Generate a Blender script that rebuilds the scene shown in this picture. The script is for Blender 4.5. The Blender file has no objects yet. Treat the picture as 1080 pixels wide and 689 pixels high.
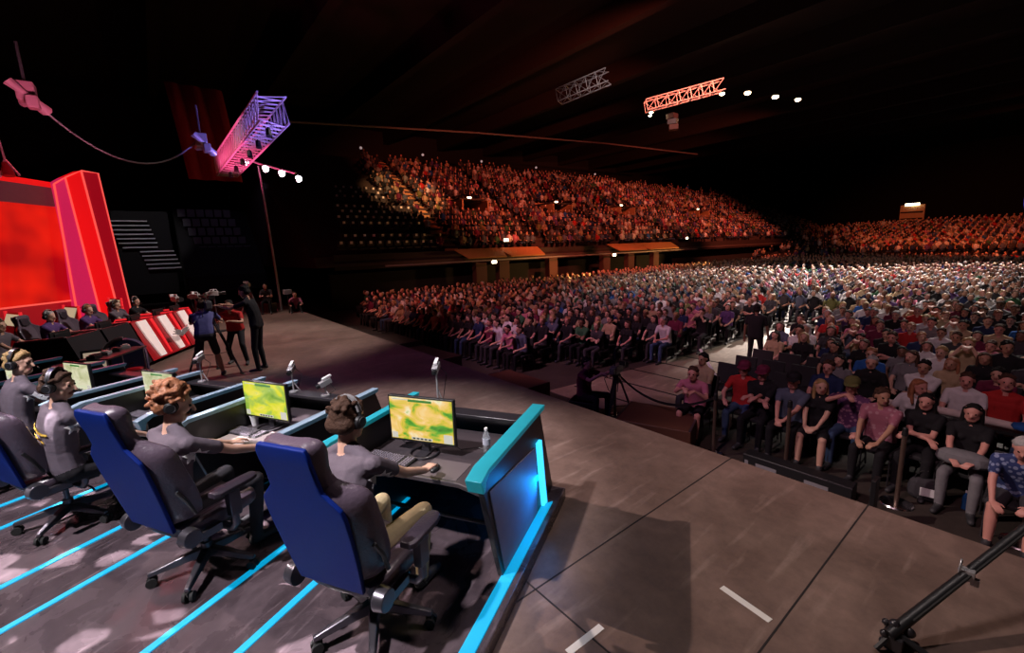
import bpy, math, random
import numpy as np
from mathutils import Vector as V3, Matrix
from mathutils.bvhtree import BVHTree
random.seed(7)
rnd = random.Random(11)
COL = bpy.context.scene.collection
sc = bpy.context.scene
PI = math.pi
# ------------------------------------------------------------------ camera
CAM = V3((0, 0, 2.5))
a_, p_, r_ = math.radians(38.4), math.radians(10.1), math.radians(2.04)
hd = V3((-math.cos(a_), math.sin(a_), 0)); up = V3((0, 0, 1)); rt0 = hd.cross(up)
fw = hd * math.cos(p_) - up * math.sin(p_); u0 = rt0.cross(fw)
rt = rt0 * math.cos(r_) - u0 * math.sin(r_); uu = u0 * math.cos(r_) + rt0 * math.sin(r_)
cd = bpy.data.cameras.new('camera'); cam = bpy.data.objects.new('camera', cd); COL.objects.link(cam)
cam.matrix_world = Matrix(((rt.x, uu.x, -fw.x, CAM.x), (rt.y, uu.y, -fw.y, CAM.y), (rt.z, uu.z, -fw.z, CAM.z), (0, 0, 0, 1)))
cd.sensor_width = 36; cd.lens = 465 / 1080 * 36; cd.clip_end = 400; cd.clip_start = .05
sc.camera = cam
def project(p):
    v = V3(p) - CAM; z = v.dot(fw)
    if z < .1: return (-9999, -9999, z)
    return (540 + 465 * v.dot(rt) / z, 344.5 - 465 * v.dot(uu) / z, z)
# ------------------------------------------------------------------ materials
MT = {}
def mat(name, col, rough=.6, metal=0, emit=None, es=1, var=.12, scale=9, bump=0, spec=.5, coat=0, trans=0):
    if name in MT: return MT[name]
    m = bpy.data.materials.new(name); m.use_nodes = True; nt = m.node_tree
    b = nt.nodes['Principled BSDF']; MT[name] = m
    b.inputs['Roughness'].default_value = rough; b.inputs['Metallic'].default_value = metal
    b.inputs['Specular IOR Level'].default_value = spec; b.inputs['Coat Weight'].default_value = coat
    b.inputs['Transmission Weight'].default_value = trans
    tc = nt.nodes.new('ShaderNodeTexCoord'); no = nt.nodes.new('ShaderNodeTexNoise')
    no.inputs['Scale'].default_value = scale; no.inputs['Detail'].default_value = 4
    nt.links.new(tc.outputs['Object'], no.inputs['Vector'])
    mx = nt.nodes.new('ShaderNodeMix'); mx.data_type = 'RGBA'
    mx.inputs[6].default_value = (*[max(0, c * (1 - var)) for c in col], 1)
    mx.inputs[7].default_value = (*[min(1, c * (1 + var)) for c in col], 1)
    nt.links.new(no.outputs['Fac'], mx.inputs[0]); nt.links.new(mx.outputs[2], b.inputs['Base Color'])
    if emit:
        b.inputs['Emission Color'].default_value = (*emit, 1); b.inputs['Emission Strength'].default_value = es
    if bump:
        bp = nt.nodes.new('ShaderNodeBump'); bp.inputs['Strength'].default_value = bump; bp.inputs['Distance'].default_value = .02
        nt.links.new(no.outputs['Fac'], bp.inputs['Height']); nt.links.new(bp.outputs[0], b.inputs['Normal'])
    return m
# ------------------------------------------------------------------ mesh builder
class MB:
    def __init__(s): s.v = []; s.f = []; s.m = []
    def add(s, vs, fs, m=0):
        o = len(s.v); s.v += [tuple(v) for v in vs]; s.f += [tuple(i + o for i in f) for f in fs]; s.m += [m] * len(fs); return s
    def box(s, c, sz, rot=None, m=0, taper=1):
        x, y, z = [k / 2 for k in sz]; vs = []
        for dz in (-1, 1):
            t = taper if dz > 0 else 1
            for dx, dy in ((-1, -1), (1, -1), (1, 1), (-1, 1)): vs.append(V3((dx * x * t, dy * y * t, dz * z)))
        if rot is not None:
            if not isinstance(rot, Matrix): rot = Matrix.Rotation(rot, 3, 'Z')
            vs = [rot @ v for v in vs]
        c = V3(c); vs = [v + c for v in vs]
        return s.add(vs, [(0, 3, 2, 1), (4, 5, 6, 7), (0, 1, 5, 4), (1, 2, 6, 5), (2, 3, 7, 6), (3, 0, 4, 7)], m)
    def prism(s, poly, d0, d1, axis='x', m=0):
        n = len(poly)
        def P(a, b, d): return {'x': (d, a, b), 'y': (a, d, b), 'z': (a, b, d)}[axis]
        vs = [P(a, b, d0) for a, b in poly] + [P(a, b, d1) for a, b in poly]
        return s.add(vs, [tuple(range(n)), tuple(range(2 * n - 1, n - 1, -1))] + [(i, i + n, (i + 1) % n + n, (i + 1) % n) for i in range(n)], m)
    def loft(s, rings, m=0, caps=True, close=True):
        n = len(rings[0]); vs = [p for r in rings for p in r]; fs = []
        for k in range(len(rings) - 1):
            for i in range(n if close else n - 1):
                j = (i + 1) % n; fs.append((k * n + i, k * n + j, (k + 1) * n + j, (k + 1) * n + i))
        if caps: fs += [tuple(range(n - 1, -1, -1)), tuple(range((len(rings) - 1) * n, len(rings) * n))]
        return s.add(vs, fs, m)
    def tube(s, pts, r, n=8, m=0, caps=True):
        pts = [V3(p) for p in pts]; rs = r if isinstance(r, (list, tuple)) else [r] * len(pts); rings = []
        ref = None
        for i, p in enumerate(pts):
            d = (pts[min(i + 1, len(pts) - 1)] - pts[max(i - 1, 0)]).normalized()
            if ref is None: ref = V3((0, 0, 1)) if abs(d.z) < .9 else V3((1, 0, 0))
            a = d.cross(ref).normalized(); b = a.cross(d).normalized(); ref = b
            rings.append([p + (a * math.cos(2 * PI * k / n) + b * math.sin(2 * PI * k / n)) * rs[i] for k in range(n)])
        return s.loft(rings, m, caps)
    def cyl(s, p0, p1, r0, r1=None, n=16, m=0): return s.tube([p0, p1], [r0, r0 if r1 is None else r1], n, m)
    def sph(s, c, r, n=10, k=7, m=0):
        r = r if isinstance(r, (list, tuple)) else (r, r, r); c = V3(c); vs = [c + V3((0, 0, -r[2]))]; fs = []
        for i in range(1, k):
            t = -PI / 2 + PI * i / k
            for j in range(n): vs.append(c + V3((r[0] * math.cos(t) * math.cos(2 * PI * j / n), r[1] * math.cos(t) * math.sin(2 * PI * j / n), r[2] * math.sin(t))))
        vs.append(c + V3((0, 0, r[2]))); L = len(vs) - 1
        for j in range(n):
            j2 = (j + 1) % n; fs.append((0, 1 + j2, 1 + j)); fs.append((L, L - n + j, L - n + j2))
            for i in range(k - 2): fs.append((1 + i * n + j, 1 + i * n + j2, 1 + (i + 1) * n + j2, 1 + (i + 1) * n + j))
        return s.add(vs, fs, m)
    def torus(s, c, R, r, ax=(0, 0, 1), n=24, k=8, m=0, a0=0, a1=2 * PI):
        ax = V3(ax).normalized(); e = V3((1, 0, 0)) if abs(ax.x) < .9 else V3((0, 1, 0)); a = ax.cross(e).normalized(); b = ax.cross(a); c = V3(c)
        full = abs(a1 - a0 - 2 * PI) < 1e-4; cnt = n if full else n + 1
        rings = [[c + (a * math.cos(t) + b * math.sin(t)) * (R + r * math.cos(q)) + ax * r * math.sin(q) for q in [2 * PI * h / k for h in range(k)]] for t in [a0 + (a1 - a0) * i / n for i in range(cnt)]]
        if full: rings.append(rings[0])
        return s.loft(rings, m, caps=not full)
    def mesh(s, name, mats, smooth=40):
        me = bpy.data.meshes.new(name); me.from_pydata(s.v, [], s.f)
        for x in (mats if isinstance(mats, (list, tuple)) else [mats]): me.materials.append(x)
        me.polygons.foreach_set('material_index', s.m); me.update()
        import bmesh
        bm = bmesh.new(); bm.from_mesh(me); bmesh.ops.recalc_face_normals(bm, faces=bm.faces); bm.to_mesh(me); bm.free()
        if smooth:
            me.shade_smooth(); me.set_sharp_from_angle(angle=math.radians(smooth))
        return me
    def build(s, name, mats, parent=None, loc=None, rz=0, bevel=0, subsurf=0, smooth=40):
        o = bpy.data.objects.new(name, s.mesh(name, mats, smooth)); COL.objects.link(o)
        if parent: o.parent = parent
        if loc is not None: o.location = loc
        o.rotation_euler.z = rz
        if bevel:
            b = o.modifiers.new('bevel', 'BEVEL'); b.width = bevel; b.segments = 2; b.limit_method = 'ANGLE'
        if subsurf:
            b = o.modifiers.new('sub', 'SUBSURF'); b.levels = subsurf; b.render_levels = subsurf
        return o
def empty(name, loc=(0, 0, 0), rz=0, parent=None):
    o = bpy.data.objects.new(name, None); COL.objects.link(o); o.location = loc; o.rotation_euler.z = rz; o.empty_display_size = .1
    if parent: o.parent = parent
    return o
def tag(o, label=None, cat=None, group=None, kind=None):
    if label: o['label'] = label
    if cat: o['category'] = cat
    if group: o['group'] = group
    if kind: o['kind'] = kind
    return o
def copy_tree(o, parent=None):
    c = o.copy(); COL.objects.link(c); c.parent = parent
    for ch in list(o.children): copy_tree(ch, c)
    return c
# player row frame: u along the row, v the way the players face
UA = V3((math.sin(PI / 3), .5, 0)); VA = V3((-.5, math.sin(PI / 3), 0)); RZA = PI / 6
def A(u, v, z=0): return UA * u + VA * v + V3((0, 0, z))
RB = V3((-.891, .454, 0)); DB = V3((.454, .891, 0)); OB = V3((-13.4, -.45, 0)); RZB = math.atan2(-.454, .891)   # local x = -RB
def B(s, d, z=0): return OB + RB * s + DB * d + V3((0, 0, z))
# ------------------------------------------------------------------ palette
M_black = mat('black_plastic', (.012, .012, .014), .45)
M_blackm = mat('black_satin', (.02, .018, .022), .3, spec=.6)
M_rubber = mat('rubber', (.01, .01, .01), .8)
M_chrome = mat('chrome', (.6, .58, .6), .2, 1)
M_steel = mat('brushed_steel', (.35, .33, .36), .35, .9)
M_alu = mat('dark_aluminium', (.12, .11, .13), .3, .8)
M_leather = mat('mauve_grey_leather', (.105, .075, .105), .32, bump=.15, scale=60, spec=.6)
M_leatherd = mat('black_leather', (.03, .022, .033), .35, bump=.15, scale=60)
M_bluewash = mat('leather_painted_blue_wash', (.002, .016, .16), .55, bump=.05, scale=60, spec=.15)  # grey chair leather with the blue wash light painted into its colour
M_desk = mat('black_desk_laminate', (.05, .04, .045), .28, spec=.6)
M_deskl = mat('painted_desk_light', (.34, .28, .27), .5)
M_wall = mat('black_booth_panel', (.014, .012, .016), .4)
M_cyan = mat('cyan_led_strip', (.02, .25, .45), .4, emit=(.0, .34, .62), es=.9)
M_cyanr = mat('teal_rail', (.02, .26, .33), .35, emit=(.0, .3, .38), es=.25)
M_cyang = mat('grey_blue_rail', (.22, .30, .38), .35, emit=(.02, .1, .16), es=.2)  # cyan rails again, the white light on them put into this grey-blue
M_white = mat('white_plastic', (.75, .74, .76), .4)
M_silver = mat('silver_paint', (.45, .44, .46), .35, .5)
M_red = mat('red_gloss_panel', (.42, .012, .02), .3, spec=.6)
M_cloudy = mat('clear_bottle_plastic', (.8, .85, .9), .1, trans=.8)
TAPES = [(-1.135, 2.885, .354, -.14, 'white tape mark lying level on the open stage floor'), (-1.665, 1.83, .31, 1.54, 'white tape mark at the bottom edge of the picture, near the glowing end wall')]
# ================================================================== SETTING
def noise_floor(name, c1, c2, c3, rough, scale):
    m = bpy.data.materials.new(name); m.use_nodes = True; nt = m.node_tree; b = nt.nodes['Principled BSDF']
    tc = nt.nodes.new('ShaderNodeTexCoord')
    n1 = nt.nodes.new('ShaderNodeTexNoise'); n1.inputs['Scale'].default_value = scale; n1.inputs['Detail'].default_value = 8; n1.inputs['Distortion'].default_value = 1.2
    n2 = nt.nodes.new('ShaderNodeTexNoise'); n2.inputs['Scale'].default_value = scale * 7; n2.inputs['Detail'].default_value = 10; n2.inputs['Roughness'].default_value = .75
    mp = nt.nodes.new('ShaderNodeMapping'); mp.inputs['Scale'].default_value = (1, .12, 1); mp.inputs['Rotation'].default_value = (0, 0, .6)
    n3 = nt.nodes.new('ShaderNodeTexNoise'); n3.inputs['Scale'].default_value = scale * 11; n3.inputs['Detail'].default_value = 6
    nt.links.new(tc.outputs['Object'], n1.inputs['Vector']); nt.links.new(tc.outputs['Object'], n2.inputs['Vector'])
    nt.links.new(tc.outputs['Object'], mp.inputs['Vector']); nt.links.new(mp.outputs[0], n3.inputs['Vector'])
    r1 = nt.nodes.new('ShaderNodeValToRGB'); r1.color_ramp.elements[0].position = .3; r1.color_ramp.elements[1].position = .72
    r1.color_ramp.elements[0].color = (*c1, 1); r1.color_ramp.elements[1].color = (*c2, 1)
    nt.links.new(n1.outputs['Fac'], r1.inputs['Fac'])
    r2 = nt.nodes.new('ShaderNodeValToRGB'); r2.color_ramp.elements[0].position = .58; r2.color_ramp.elements[1].position = .72
    r2.color_ramp.elements[0].color = (0, 0, 0, 1); r2.color_ramp.elements[1].color = (.55, .55, .55, 1); nt.links.new(n3.outputs['Fac'], r2.inputs['Fac'])
    mx = nt.nodes.new('ShaderNodeMix'); mx.data_type = 'RGBA'; nt.links.new(r2.outputs[0], mx.inputs[0]); nt.links.new(r1.outputs[0], mx.inputs[6]); mx.inputs[7].default_value = (*c3, 1)
    m2 = nt.nodes.new('ShaderNodeMix'); m2.data_type = 'RGBA'; m2.blend_type = 'MULTIPLY'; m2.inputs[0].default_value = .7
    r4 = nt.nodes.new('ShaderNodeValToRGB'); r4.color_ramp.elements[0].position = .25; r4.color_ramp.elements[1].position = .6; r4.color_ramp.elements[0].color = (.45, .45, .45, 1)
    nt.links.new(n2.outputs['Fac'], r4.inputs['Fac']); nt.links.new(mx.outputs[2], m2.inputs[6]); nt.links.new(r4.outputs[0], m2.inputs[7])
    nt.links.new(m2.outputs[2], b.inputs['Base Color'])
    r3 = nt.nodes.new('ShaderNodeMapRange'); r3.inputs[3].default_value = rough - .12; r3.inputs[4].default_value = rough + .15; nt.links.new(n1.outputs['Fac'], r3.inputs[0]); nt.links.new(r3.outputs[0], b.inputs['Roughness'])
    bp = nt.nodes.new('ShaderNodeBump'); bp.inputs['Strength'].default_value = .08; nt.links.new(n2.outputs['Fac'], bp.inputs['Height']); nt.links.new(bp.outputs[0], b.inputs['Normal'])
    return m
M_stage = noise_floor('scuffed_stage_floor', (.13, .08, .064), (.24, .155, .125), (.34, .24, .2), .55, .9)
M_plat = noise_floor('dark_glossy_platform', (.045, .032, .038), (.11, .08, .092), (.24, .18, .2), .26, 2.2)
M_hall = noise_floor('hall_floor', (.03, .02, .017), (.05, .036, .03), (.07, .055, .045), .7, 1.2)
M_aisle = noise_floor('aisle_boards', (.16, .12, .085), (.34, .27, .2), (.5, .42, .32), .5, .8)
M_dark = mat('arena_dark', (.008, .007, .008), .9)
M_darkr = mat('ceiling_brown', (.014, .006, .005), .9)
def st(mb, name, m, **k): return tag(mb.build(name, m, **k), kind='structure')
# stage slab (front edge along world x), hall floor, arena shell
st(MB().box((-12, -4.88, -.075), (36, 19.6, .15)), 'floor_stage', M_stage, smooth=0)
st(MB().prism([(-30, 4.90), (6, 4.90), (6, 4.70), (-30, 4.70)], -.9, -.15, 'z'), 'wall_stage_front', M_dark, smooth=0)
st(MB().box((-15, 45, -.95), (100, 160, .1)), 'floor', M_hall, smooth=0)
for nm, c, s in (('wall_left', (-62, 45, 9), (.6, 160, 20)), ('wall_right', (32, 45, 9), (.6, 160, 20)), ('wall_back', (-15, 122, 9), (100, .6, 20)), ('wall_front', (-15, -30, 9), (100, .6, 20))):
    st(MB().box(c, s), nm, M_dark, smooth=0)
st(MB().box((-15, 45, 19.3), (100, 160, .5)), 'ceiling', M_darkr, smooth=0)
for i in range(11):
    y = 2 + i * 8.5
    st(MB().box((-15, y, 18.2), (94, .7, 1.7)), 'beam_%d' % (i + 1), M_darkr, smooth=0)
# stage seams
M_seam = mat('seam_dark', (.015, .01, .01), .8)
for i, (x0, y0, x1, y1) in enumerate(((-2.19, -1, -2.19, 4.95), (-.91, -1, -.91, 4.95), (-2.6, 1.87, 6, 1.87))):
    d = V3((x1 - x0, y1 - y0, 0)); 
    st(MB().box(((x0 + x1) / 2, (y0 + y1) / 2, .001), (d.length, .012, .003), math.atan2(d.y, d.x)), 'trim_%d' % (i + 1), M_seam, smooth=0)
# white tape marks on the stage
M_tape = mat('white_tape', (.8, .78, .74), .5)
for (x, y, L, rz, lb) in TAPES:
    tag(MB().box((0, 0, .002), (L, .05, .003)).build('tape_mark', M_tape, loc=(x, y, 0), rz=rz, smooth=0), lb, 'tape', 'white tape marks on the stage')
# player platform (A row) with LED floor strips
plat = MB().prism([(-12.5, -3.0), (-1.05, -3.0), (-1.05, 3.95), (-12.5, 3.95)], 0.002, .12, 'z').build('floor_platform', M_plat, rz=RZA, bevel=.008)
tag(plat, kind='structure')
for i, (u, v1) in enumerate(((-2.47, 3.3), (-3.03, 3.3), (-4.14, 3.3), (-4.72, 3.3), (-5.8, 3.3), (-6.35, 3.3), (-7.45, 3.3), (-8.05, 3.3))):
    s = MB().box((0, (v1 - 3) / 2, .004), (.055, v1 + 3, .008)).build('floor_light_strip', M_cyan, loc=A(u, 0, .12), rz=RZA, smooth=0)
    nth = ('nearest the end booth', 'second from the end booth', 'third from the end booth', 'fourth from the end booth', 'fifth from the end booth', 'sixth from the end booth', 'seventh from the end booth', 'eighth from the end booth')[i]
    tag(s, 'glowing cyan light strip in the player platform floor, ' + nth, 'light strip', 'cyan light strips in the platform floor')
# ================================================================== DESK BOOTHS, near team
def booth(u0, u1, end=False, label=''):
    """u0 left wall, u1 right wall."""
    uc = (u0 + u1) / 2; w = u1 - u0; h = w / 2
    t = tag(empty('desk_booth', A(uc, 0, .12), RZA), label, 'desk', 'near team desk booths')
    Z = -.12
    for sx in (-1, 1):
        x = sx * h
        prof = [(2.36, .955 + Z), (2.36, 1.06 + Z), (3.58, 1.06 + Z), (3.93, .13 + Z), (3.5, .125 + Z), (2.62, .125 + Z)]
        MB().prism(prof, x - .022, x + .022).build('side_wall', M_wall, t, bevel=.004)
        rw = .058 if (end and sx > 0) else .038
        rm = M_cyanr if (end or False) else M_cyang
        r = MB()
        r.loft([[(x - rw, 2.30, .97 + Z), (x + rw, 2.30, .97 + Z), (x + rw, 2.33, .97 + Z), (x - rw, 2.33, .97 + Z)],
                [(x - rw, 2.27, 1.065 + Z), (x + rw, 2.27, 1.065 + Z), (x + rw, 2.345, 1.03 + Z), (x - rw, 2.345, 1.03 + Z)],
                [(x - rw, 2.40, 1.10 + Z), (x + rw, 2.40, 1.10 + Z), (x + rw, 2.40, 1.062 + Z), (x - rw, 2.40, 1.062 + Z)],
                [(x - rw, 3.62, 1.10 + Z), (x + rw, 3.62, 1.10 + Z), (x + rw, 3.60, 1.062 + Z), (x - rw, 3.60, 1.062 + Z)]])
        r.build('top_rail', rm, t, bevel=.004)
    # front panel leaning out, ledge, desktop, cable tray, foot rail
    MB().prism([(3.50, 1.0 + Z), (3.56, 1.0 + Z), (3.92, .13 + Z), (3.86, .13 + Z)], -h, h).build('front_panel', M_wall, t)
    MB().box((0, 3.47, 1.0 + Z), (w - .05, .16, .03)).build('front_ledge', M_blackm, t, bevel=.005)
    dt = MB().prism([(-h + .03, 2.52), (-h * .55, 2.60), (h * .55, 2.60), (h - .03, 2.52), (h - .03, 3.5), (-h + .03, 3.5)], .78 + Z, .82 + Z, 'z')
    dt.build('desktop', M_desk, t, bevel=.008)
    MB().box((0, 3.2, .70 + Z), (w - .3, .3, .08)).build('cable_tray', M_wall, t)
    MB().tube([(-h + .04, 3.0, .25 + Z), (h - .04, 3.0, .25 + Z)], .02).build('foot_rail', M_alu, t)
    if end:
        # grey backlit panel and glow strip on the end wall
        pan = MB().prism([(2.45, .90 + Z), (2.65, .15 + Z), (3.42, .15 + Z), (3.42, .74 + Z), (3.40, .78 + Z)], h + .022, h + .030)
        pan.build('end_panel', mat('grey_gloss_panel', (.30, .25, .32), .6, spec=.2), t)
        g = MB().prism([(3.44, .80 + Z), (3.53, .80 + Z), (3.60, .40 + Z), (3.66, .10 + Z), (3.56, .10 + Z), (3.50, .40 + Z)], h + .022, h + .05)
        g.build('glow_strip', mat('bright_glow_strip', (.05, .4, .6), .4, emit=(.03, .42, .85), es=2.2), t)
        f = MB().prism([(h + .01, 0), (h + .10, -.0), (h + .10, 3.66), (h + .01, 3.56)], 0, .015, 'z'); f.v = [(x, y - (2.9 if y < 1 else 0), z) for x, y, z in f.v]
        f.build('floor_glow_strip', M_cyan, t)
    return t
booth(-2.5, -1.2, True, 'black desk booth with teal rails and glowing end wall at the end of the row')
booth(-4.12, -3.0, label='black desk booth of the curly-haired player, second in the near row')
booth(-5.72, -4.62, label='black desk booth third from the glowing end of the near row')
booth(-7.3, -6.2, label='black desk booth fourth from the glowing end of the near row')
booth(-8.9, -7.8, label='black desk booth fifth in the near row, by the stage centre')
# ------------------------------------------------------------------ gaming chairs
def chair_proto(name, blue=True):
    t = empty(name)
    shell = M_bluewash if blue else mat('grey_chair_shell', (.20, .17, .20), .4)
    lea = M_leather
    # profile: (z, back half width, wing half width, wing forward, thickness)
    S = [(.02, .205, .25, .13, .06), (.12, .22, .27, .15, .06), (.25, .235, .285, .15, .06), (.38, .245, .292, .13, .06), (.50, .248, .295, .13, .06), (.555, .238, .285, .12, .06), (.60, .195, .235, .085, .06), (.64, .155, .16, .05, .06), (.72, .15, .148, .05, .06), (.79, .155, .16, .07, .07), (.84, .155, .158, .065, .07), (.875, .14, .135, .04, .06)]
    tilt = math.radians(13)
    def TP(x, y, z):   # backrest coords -> chair coords (seat rear at y=-.24, z=.47)
        return (x, -.24 + y * math.cos(tilt) - z * math.sin(tilt), .47 + z * math.cos(tilt) + y * math.sin(tilt))
    rings = []
    for z, b, w, f, th in S:
        rings.append([TP(*p) for p in ((-b, -th / 2, z), (0, -th / 2 - .005, z), (b, -th / 2, z), (w, f * .55, z), (w, f, z), (w - .045, f + .005, z), (b * .72, th / 2 + .01, z), (0, th / 2, z), (-b * .72, th / 2 + .01, z), (-w + .045, f + .005, z), (-w, f, z), (-w, f * .55, z))])
    MB().loft(rings).build('backrest', lea, t, subsurf=1)
    # flat coloured shell on the back
    sh = []
    for z, b, w, f, th in S:
        z2 = z * .985 + .004
        sh.append([TP(*p) for p in ((-b * .98, -th / 2 - .016, z2), (b * .98, -th / 2 - .016, z2), (b * .97, -th / 2 + .008, z2), (-b * .97, -th / 2 + .008, z2))])
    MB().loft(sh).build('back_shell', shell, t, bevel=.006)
    MB().loft([[TP(x, y, z) for x, y in ((-.13, .035), (.13, .035), (.12, .085), (-.12, .085))] for z in (.62, .68, .76, .80)]).build('head_cushion', M_leatherd, t, subsurf=1)
    # seat with raised side bolsters
    rings = []
    for y, w, zb, zt in ((-.27, .24, .40, .47), (-.15, .27, .39, .50), (.05, .275, .385, .50), (.2, .27, .39, .50), (.27, .24, .40, .475)):
        rings.append([(-w, y, zb + .02), (-w * .6, y, zb), (w * .6, y, zb), (w, y, zb + .02), (w, y, zt + .02), (w * .8, y, zt + .035), (w * .62, y, zt - .01), (0, y, zt - .015), (-w * .62, y, zt - .01), (-w * .8, y, zt + .035), (-w, y, zt + .02)])
    MB().loft(rings).build('seat', lea, t, subsurf=1)
    MB().box((0, 0, .365), (.34, .34, .04)).box((0, -.02, .335), (.18, .26, .05)).build('tilt_mechanism', M_black, t, bevel=.008)
    MB().tube([(.1, .05, .34), (.3, .05, .33), (.33, .05, .31)], .008, 6).build('lever', M_black, t)
    for s in (-1, 1):
        MB().cyl((s * .255, -.25, .455), (s * .315, -.25, .455), .062, .055, 20).box((s * .285, -.16, .425), (.035, .2, .05)).build('hinge_cover', M_alu, t, bevel=.004)
        ar = MB().tube([(s * .20, .0, .37), (s * .31, .0, .37), (s * .345, 0, .41), (s * .345, 0, .62)], .024, 8).box((s * .345, 0, .56), (.05, .075, .16)).build('armrest_post', M_alu, t, bevel=.004)
        MB().loft([[(s * .345 + dx * k, y, z) for dx, z in ((-.05, .655), (.05, .655), (.05, .68), (.03, .69), (-.03, .69), (-.05, .68))] for y, k in ((-.13, .6), (-.10, 1), (.10, 1), (.15, .8), (.165, .5))]).build('armrest_pad', M_leatherd, ar, bevel=.004)
        MB().tube([TP(s * .285, .07, .10), TP(s * .30, .05, .22), TP(s * .285, .03, .30)], .012, 6).build('recline_lever', M_black, t)
    MB().cyl((0, 0, .12), (0, 0, .20), .035, n=14).cyl((0, 0, .19), (0, 0, .33), .02, n=12).build('gas_lift', M_alu, t)
    for k in range(5):
        a = 2 * PI * k / 5 + .3; c, s = math.cos(a), math.sin(a); R3 = Matrix.Rotation(a, 3, 'Z')
        L = MB().loft([[R3 @ V3(p) for p in ((x, -w, z0), (x, w, z0), (x, w * .7, z1), (x, -w * .7, z1))] for x, w, z0, z1 in ((.02, .036, .11, .165), (.12, .03, .10, .15), (.31, .02, .075, .105), (.335, .018, .075, .098))])
        leg = L.build('base_leg', M_alu, t, bevel=.005)
        cs = MB(); px, py = c * .32, s * .32; n = (-s, c)
        for q in (-1, 1): cs.cyl((px + n[0] * q * .012, py + n[1] * q * .012, .032), (px + n[0] * q * .03, py + n[1] * q * .03, .032), .031, n=14)
        cs.box((px, py, .055), (.03, .03, .03)); cs.build('caster', M_rubber, leg)
    return t
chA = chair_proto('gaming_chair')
CH = [(-1.80, 1.97, .0, 'blue-wash-painted gaming chair of the player in khaki trousers at the glowing end'), (-3.40, 1.98, .0, 'blue-wash-painted gaming chair of the curly-haired player'),
      (-5.30, 1.98, -.02, 'blue-wash-painted gaming chair third from the glowing end booth'), (-6.95, 2.05, .0, 'blue-wash-painted gaming chair fourth from the glowing end, cut by the frame'),
      (-8.55, 2.1, .0, 'blue-wash-painted gaming chair fifth from the glowing end, mostly hidden')]
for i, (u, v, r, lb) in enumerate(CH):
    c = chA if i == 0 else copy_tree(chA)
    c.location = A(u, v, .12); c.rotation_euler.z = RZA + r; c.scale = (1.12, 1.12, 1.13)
    tag(c, lb, 'gaming chair', 'blue-wash-painted gaming chairs of the near team')
# ------------------------------------------------------------------ monitors etc
def screen_mat(name, kind):
    m = bpy.data.materials.new(name); m.use_nodes = True; nt = m.node_tree; b = nt.nodes['Principled BSDF']
    b.inputs['Base Color'].default_value = (.01, .01, .01, 1); b.inputs['Roughness'].default_value = .2
    tc = nt.nodes.new('ShaderNodeTexCoord'); sp = nt.nodes.new('ShaderNodeSeparateXYZ'); nt.links.new(tc.outputs['Generated'], sp.inputs[0])
    n = nt.nodes.new('ShaderNodeTexNoise'); n.inputs['Scale'].default_value = 2.6; n.inputs['Detail'].default_value = 7; n.inputs['Distortion'].default_value = .6
    mp = nt.nodes.new('ShaderNodeMapping'); mp.inputs['Location'].default_value = {'field': (3, 0, 1), 'meadow': (.4, 2, 5), 'pale': (9, 1, 2)}[kind]
    nt.links.new(tc.outputs['Generated'], mp.inputs[0]); nt.links.new(mp.outputs[0], n.inputs['Vector'])
    r = nt.nodes.new('ShaderNodeValToRGB'); cr = r.color_ramp
    cols = {'field': [(.30, (.02, .10, .01)), (.40, (.12, .42, .03)), (.47, (.75, .55, .05)), (.55, (.95, .62, .20)), (.64, (.95, .85, .55)), (.75, (.3, .5, .06))],
            'meadow': [(.30, (.10, .28, .02)), (.42, (.30, .48, .05)), (.5, (.45, .6, .08)), (.58, (.75, .75, .03)), (.68, (.9, .8, .1)), (.8, (.3, .6, .2))],
            'pale': [(.3, (.4, .42, .2)), (.45, (.6, .6, .35)), (.55, (.75, .72, .5)), (.65, (.7, .75, .5)), (.7, (.6, .5, .4)), (.8, (.5, .5, .3))]}[kind]
    cr.elements[0].position, cr.elements[0].color = cols[0][0], (*cols[0][1], 1); cr.elements[1].position, cr.elements[1].color = cols[-1][0], (*cols[-1][1], 1)
    for p, c in cols[1:-1]: e = cr.elements.new(p); e.color = (*c, 1)
    nt.links.new(n.outputs['Fac'], r.inputs['Fac']); nt.links.new(r.outputs[0], b.inputs['Emission Color']); b.inputs['Emission Strength'].default_value = .95
    return m
M_hud = mat('screen_hud', (.02, .02, .02), .3, emit=(.75, .72, .62), es=.8)
M_hudg = mat('screen_hud_green', (.02, .02, .02), .3, emit=(.05, .25, .03), es=.8)
M_hudd = mat('screen_hud_dark', (.02, .02, .02), .3, emit=(.03, .05, .02), es=.6)
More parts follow.
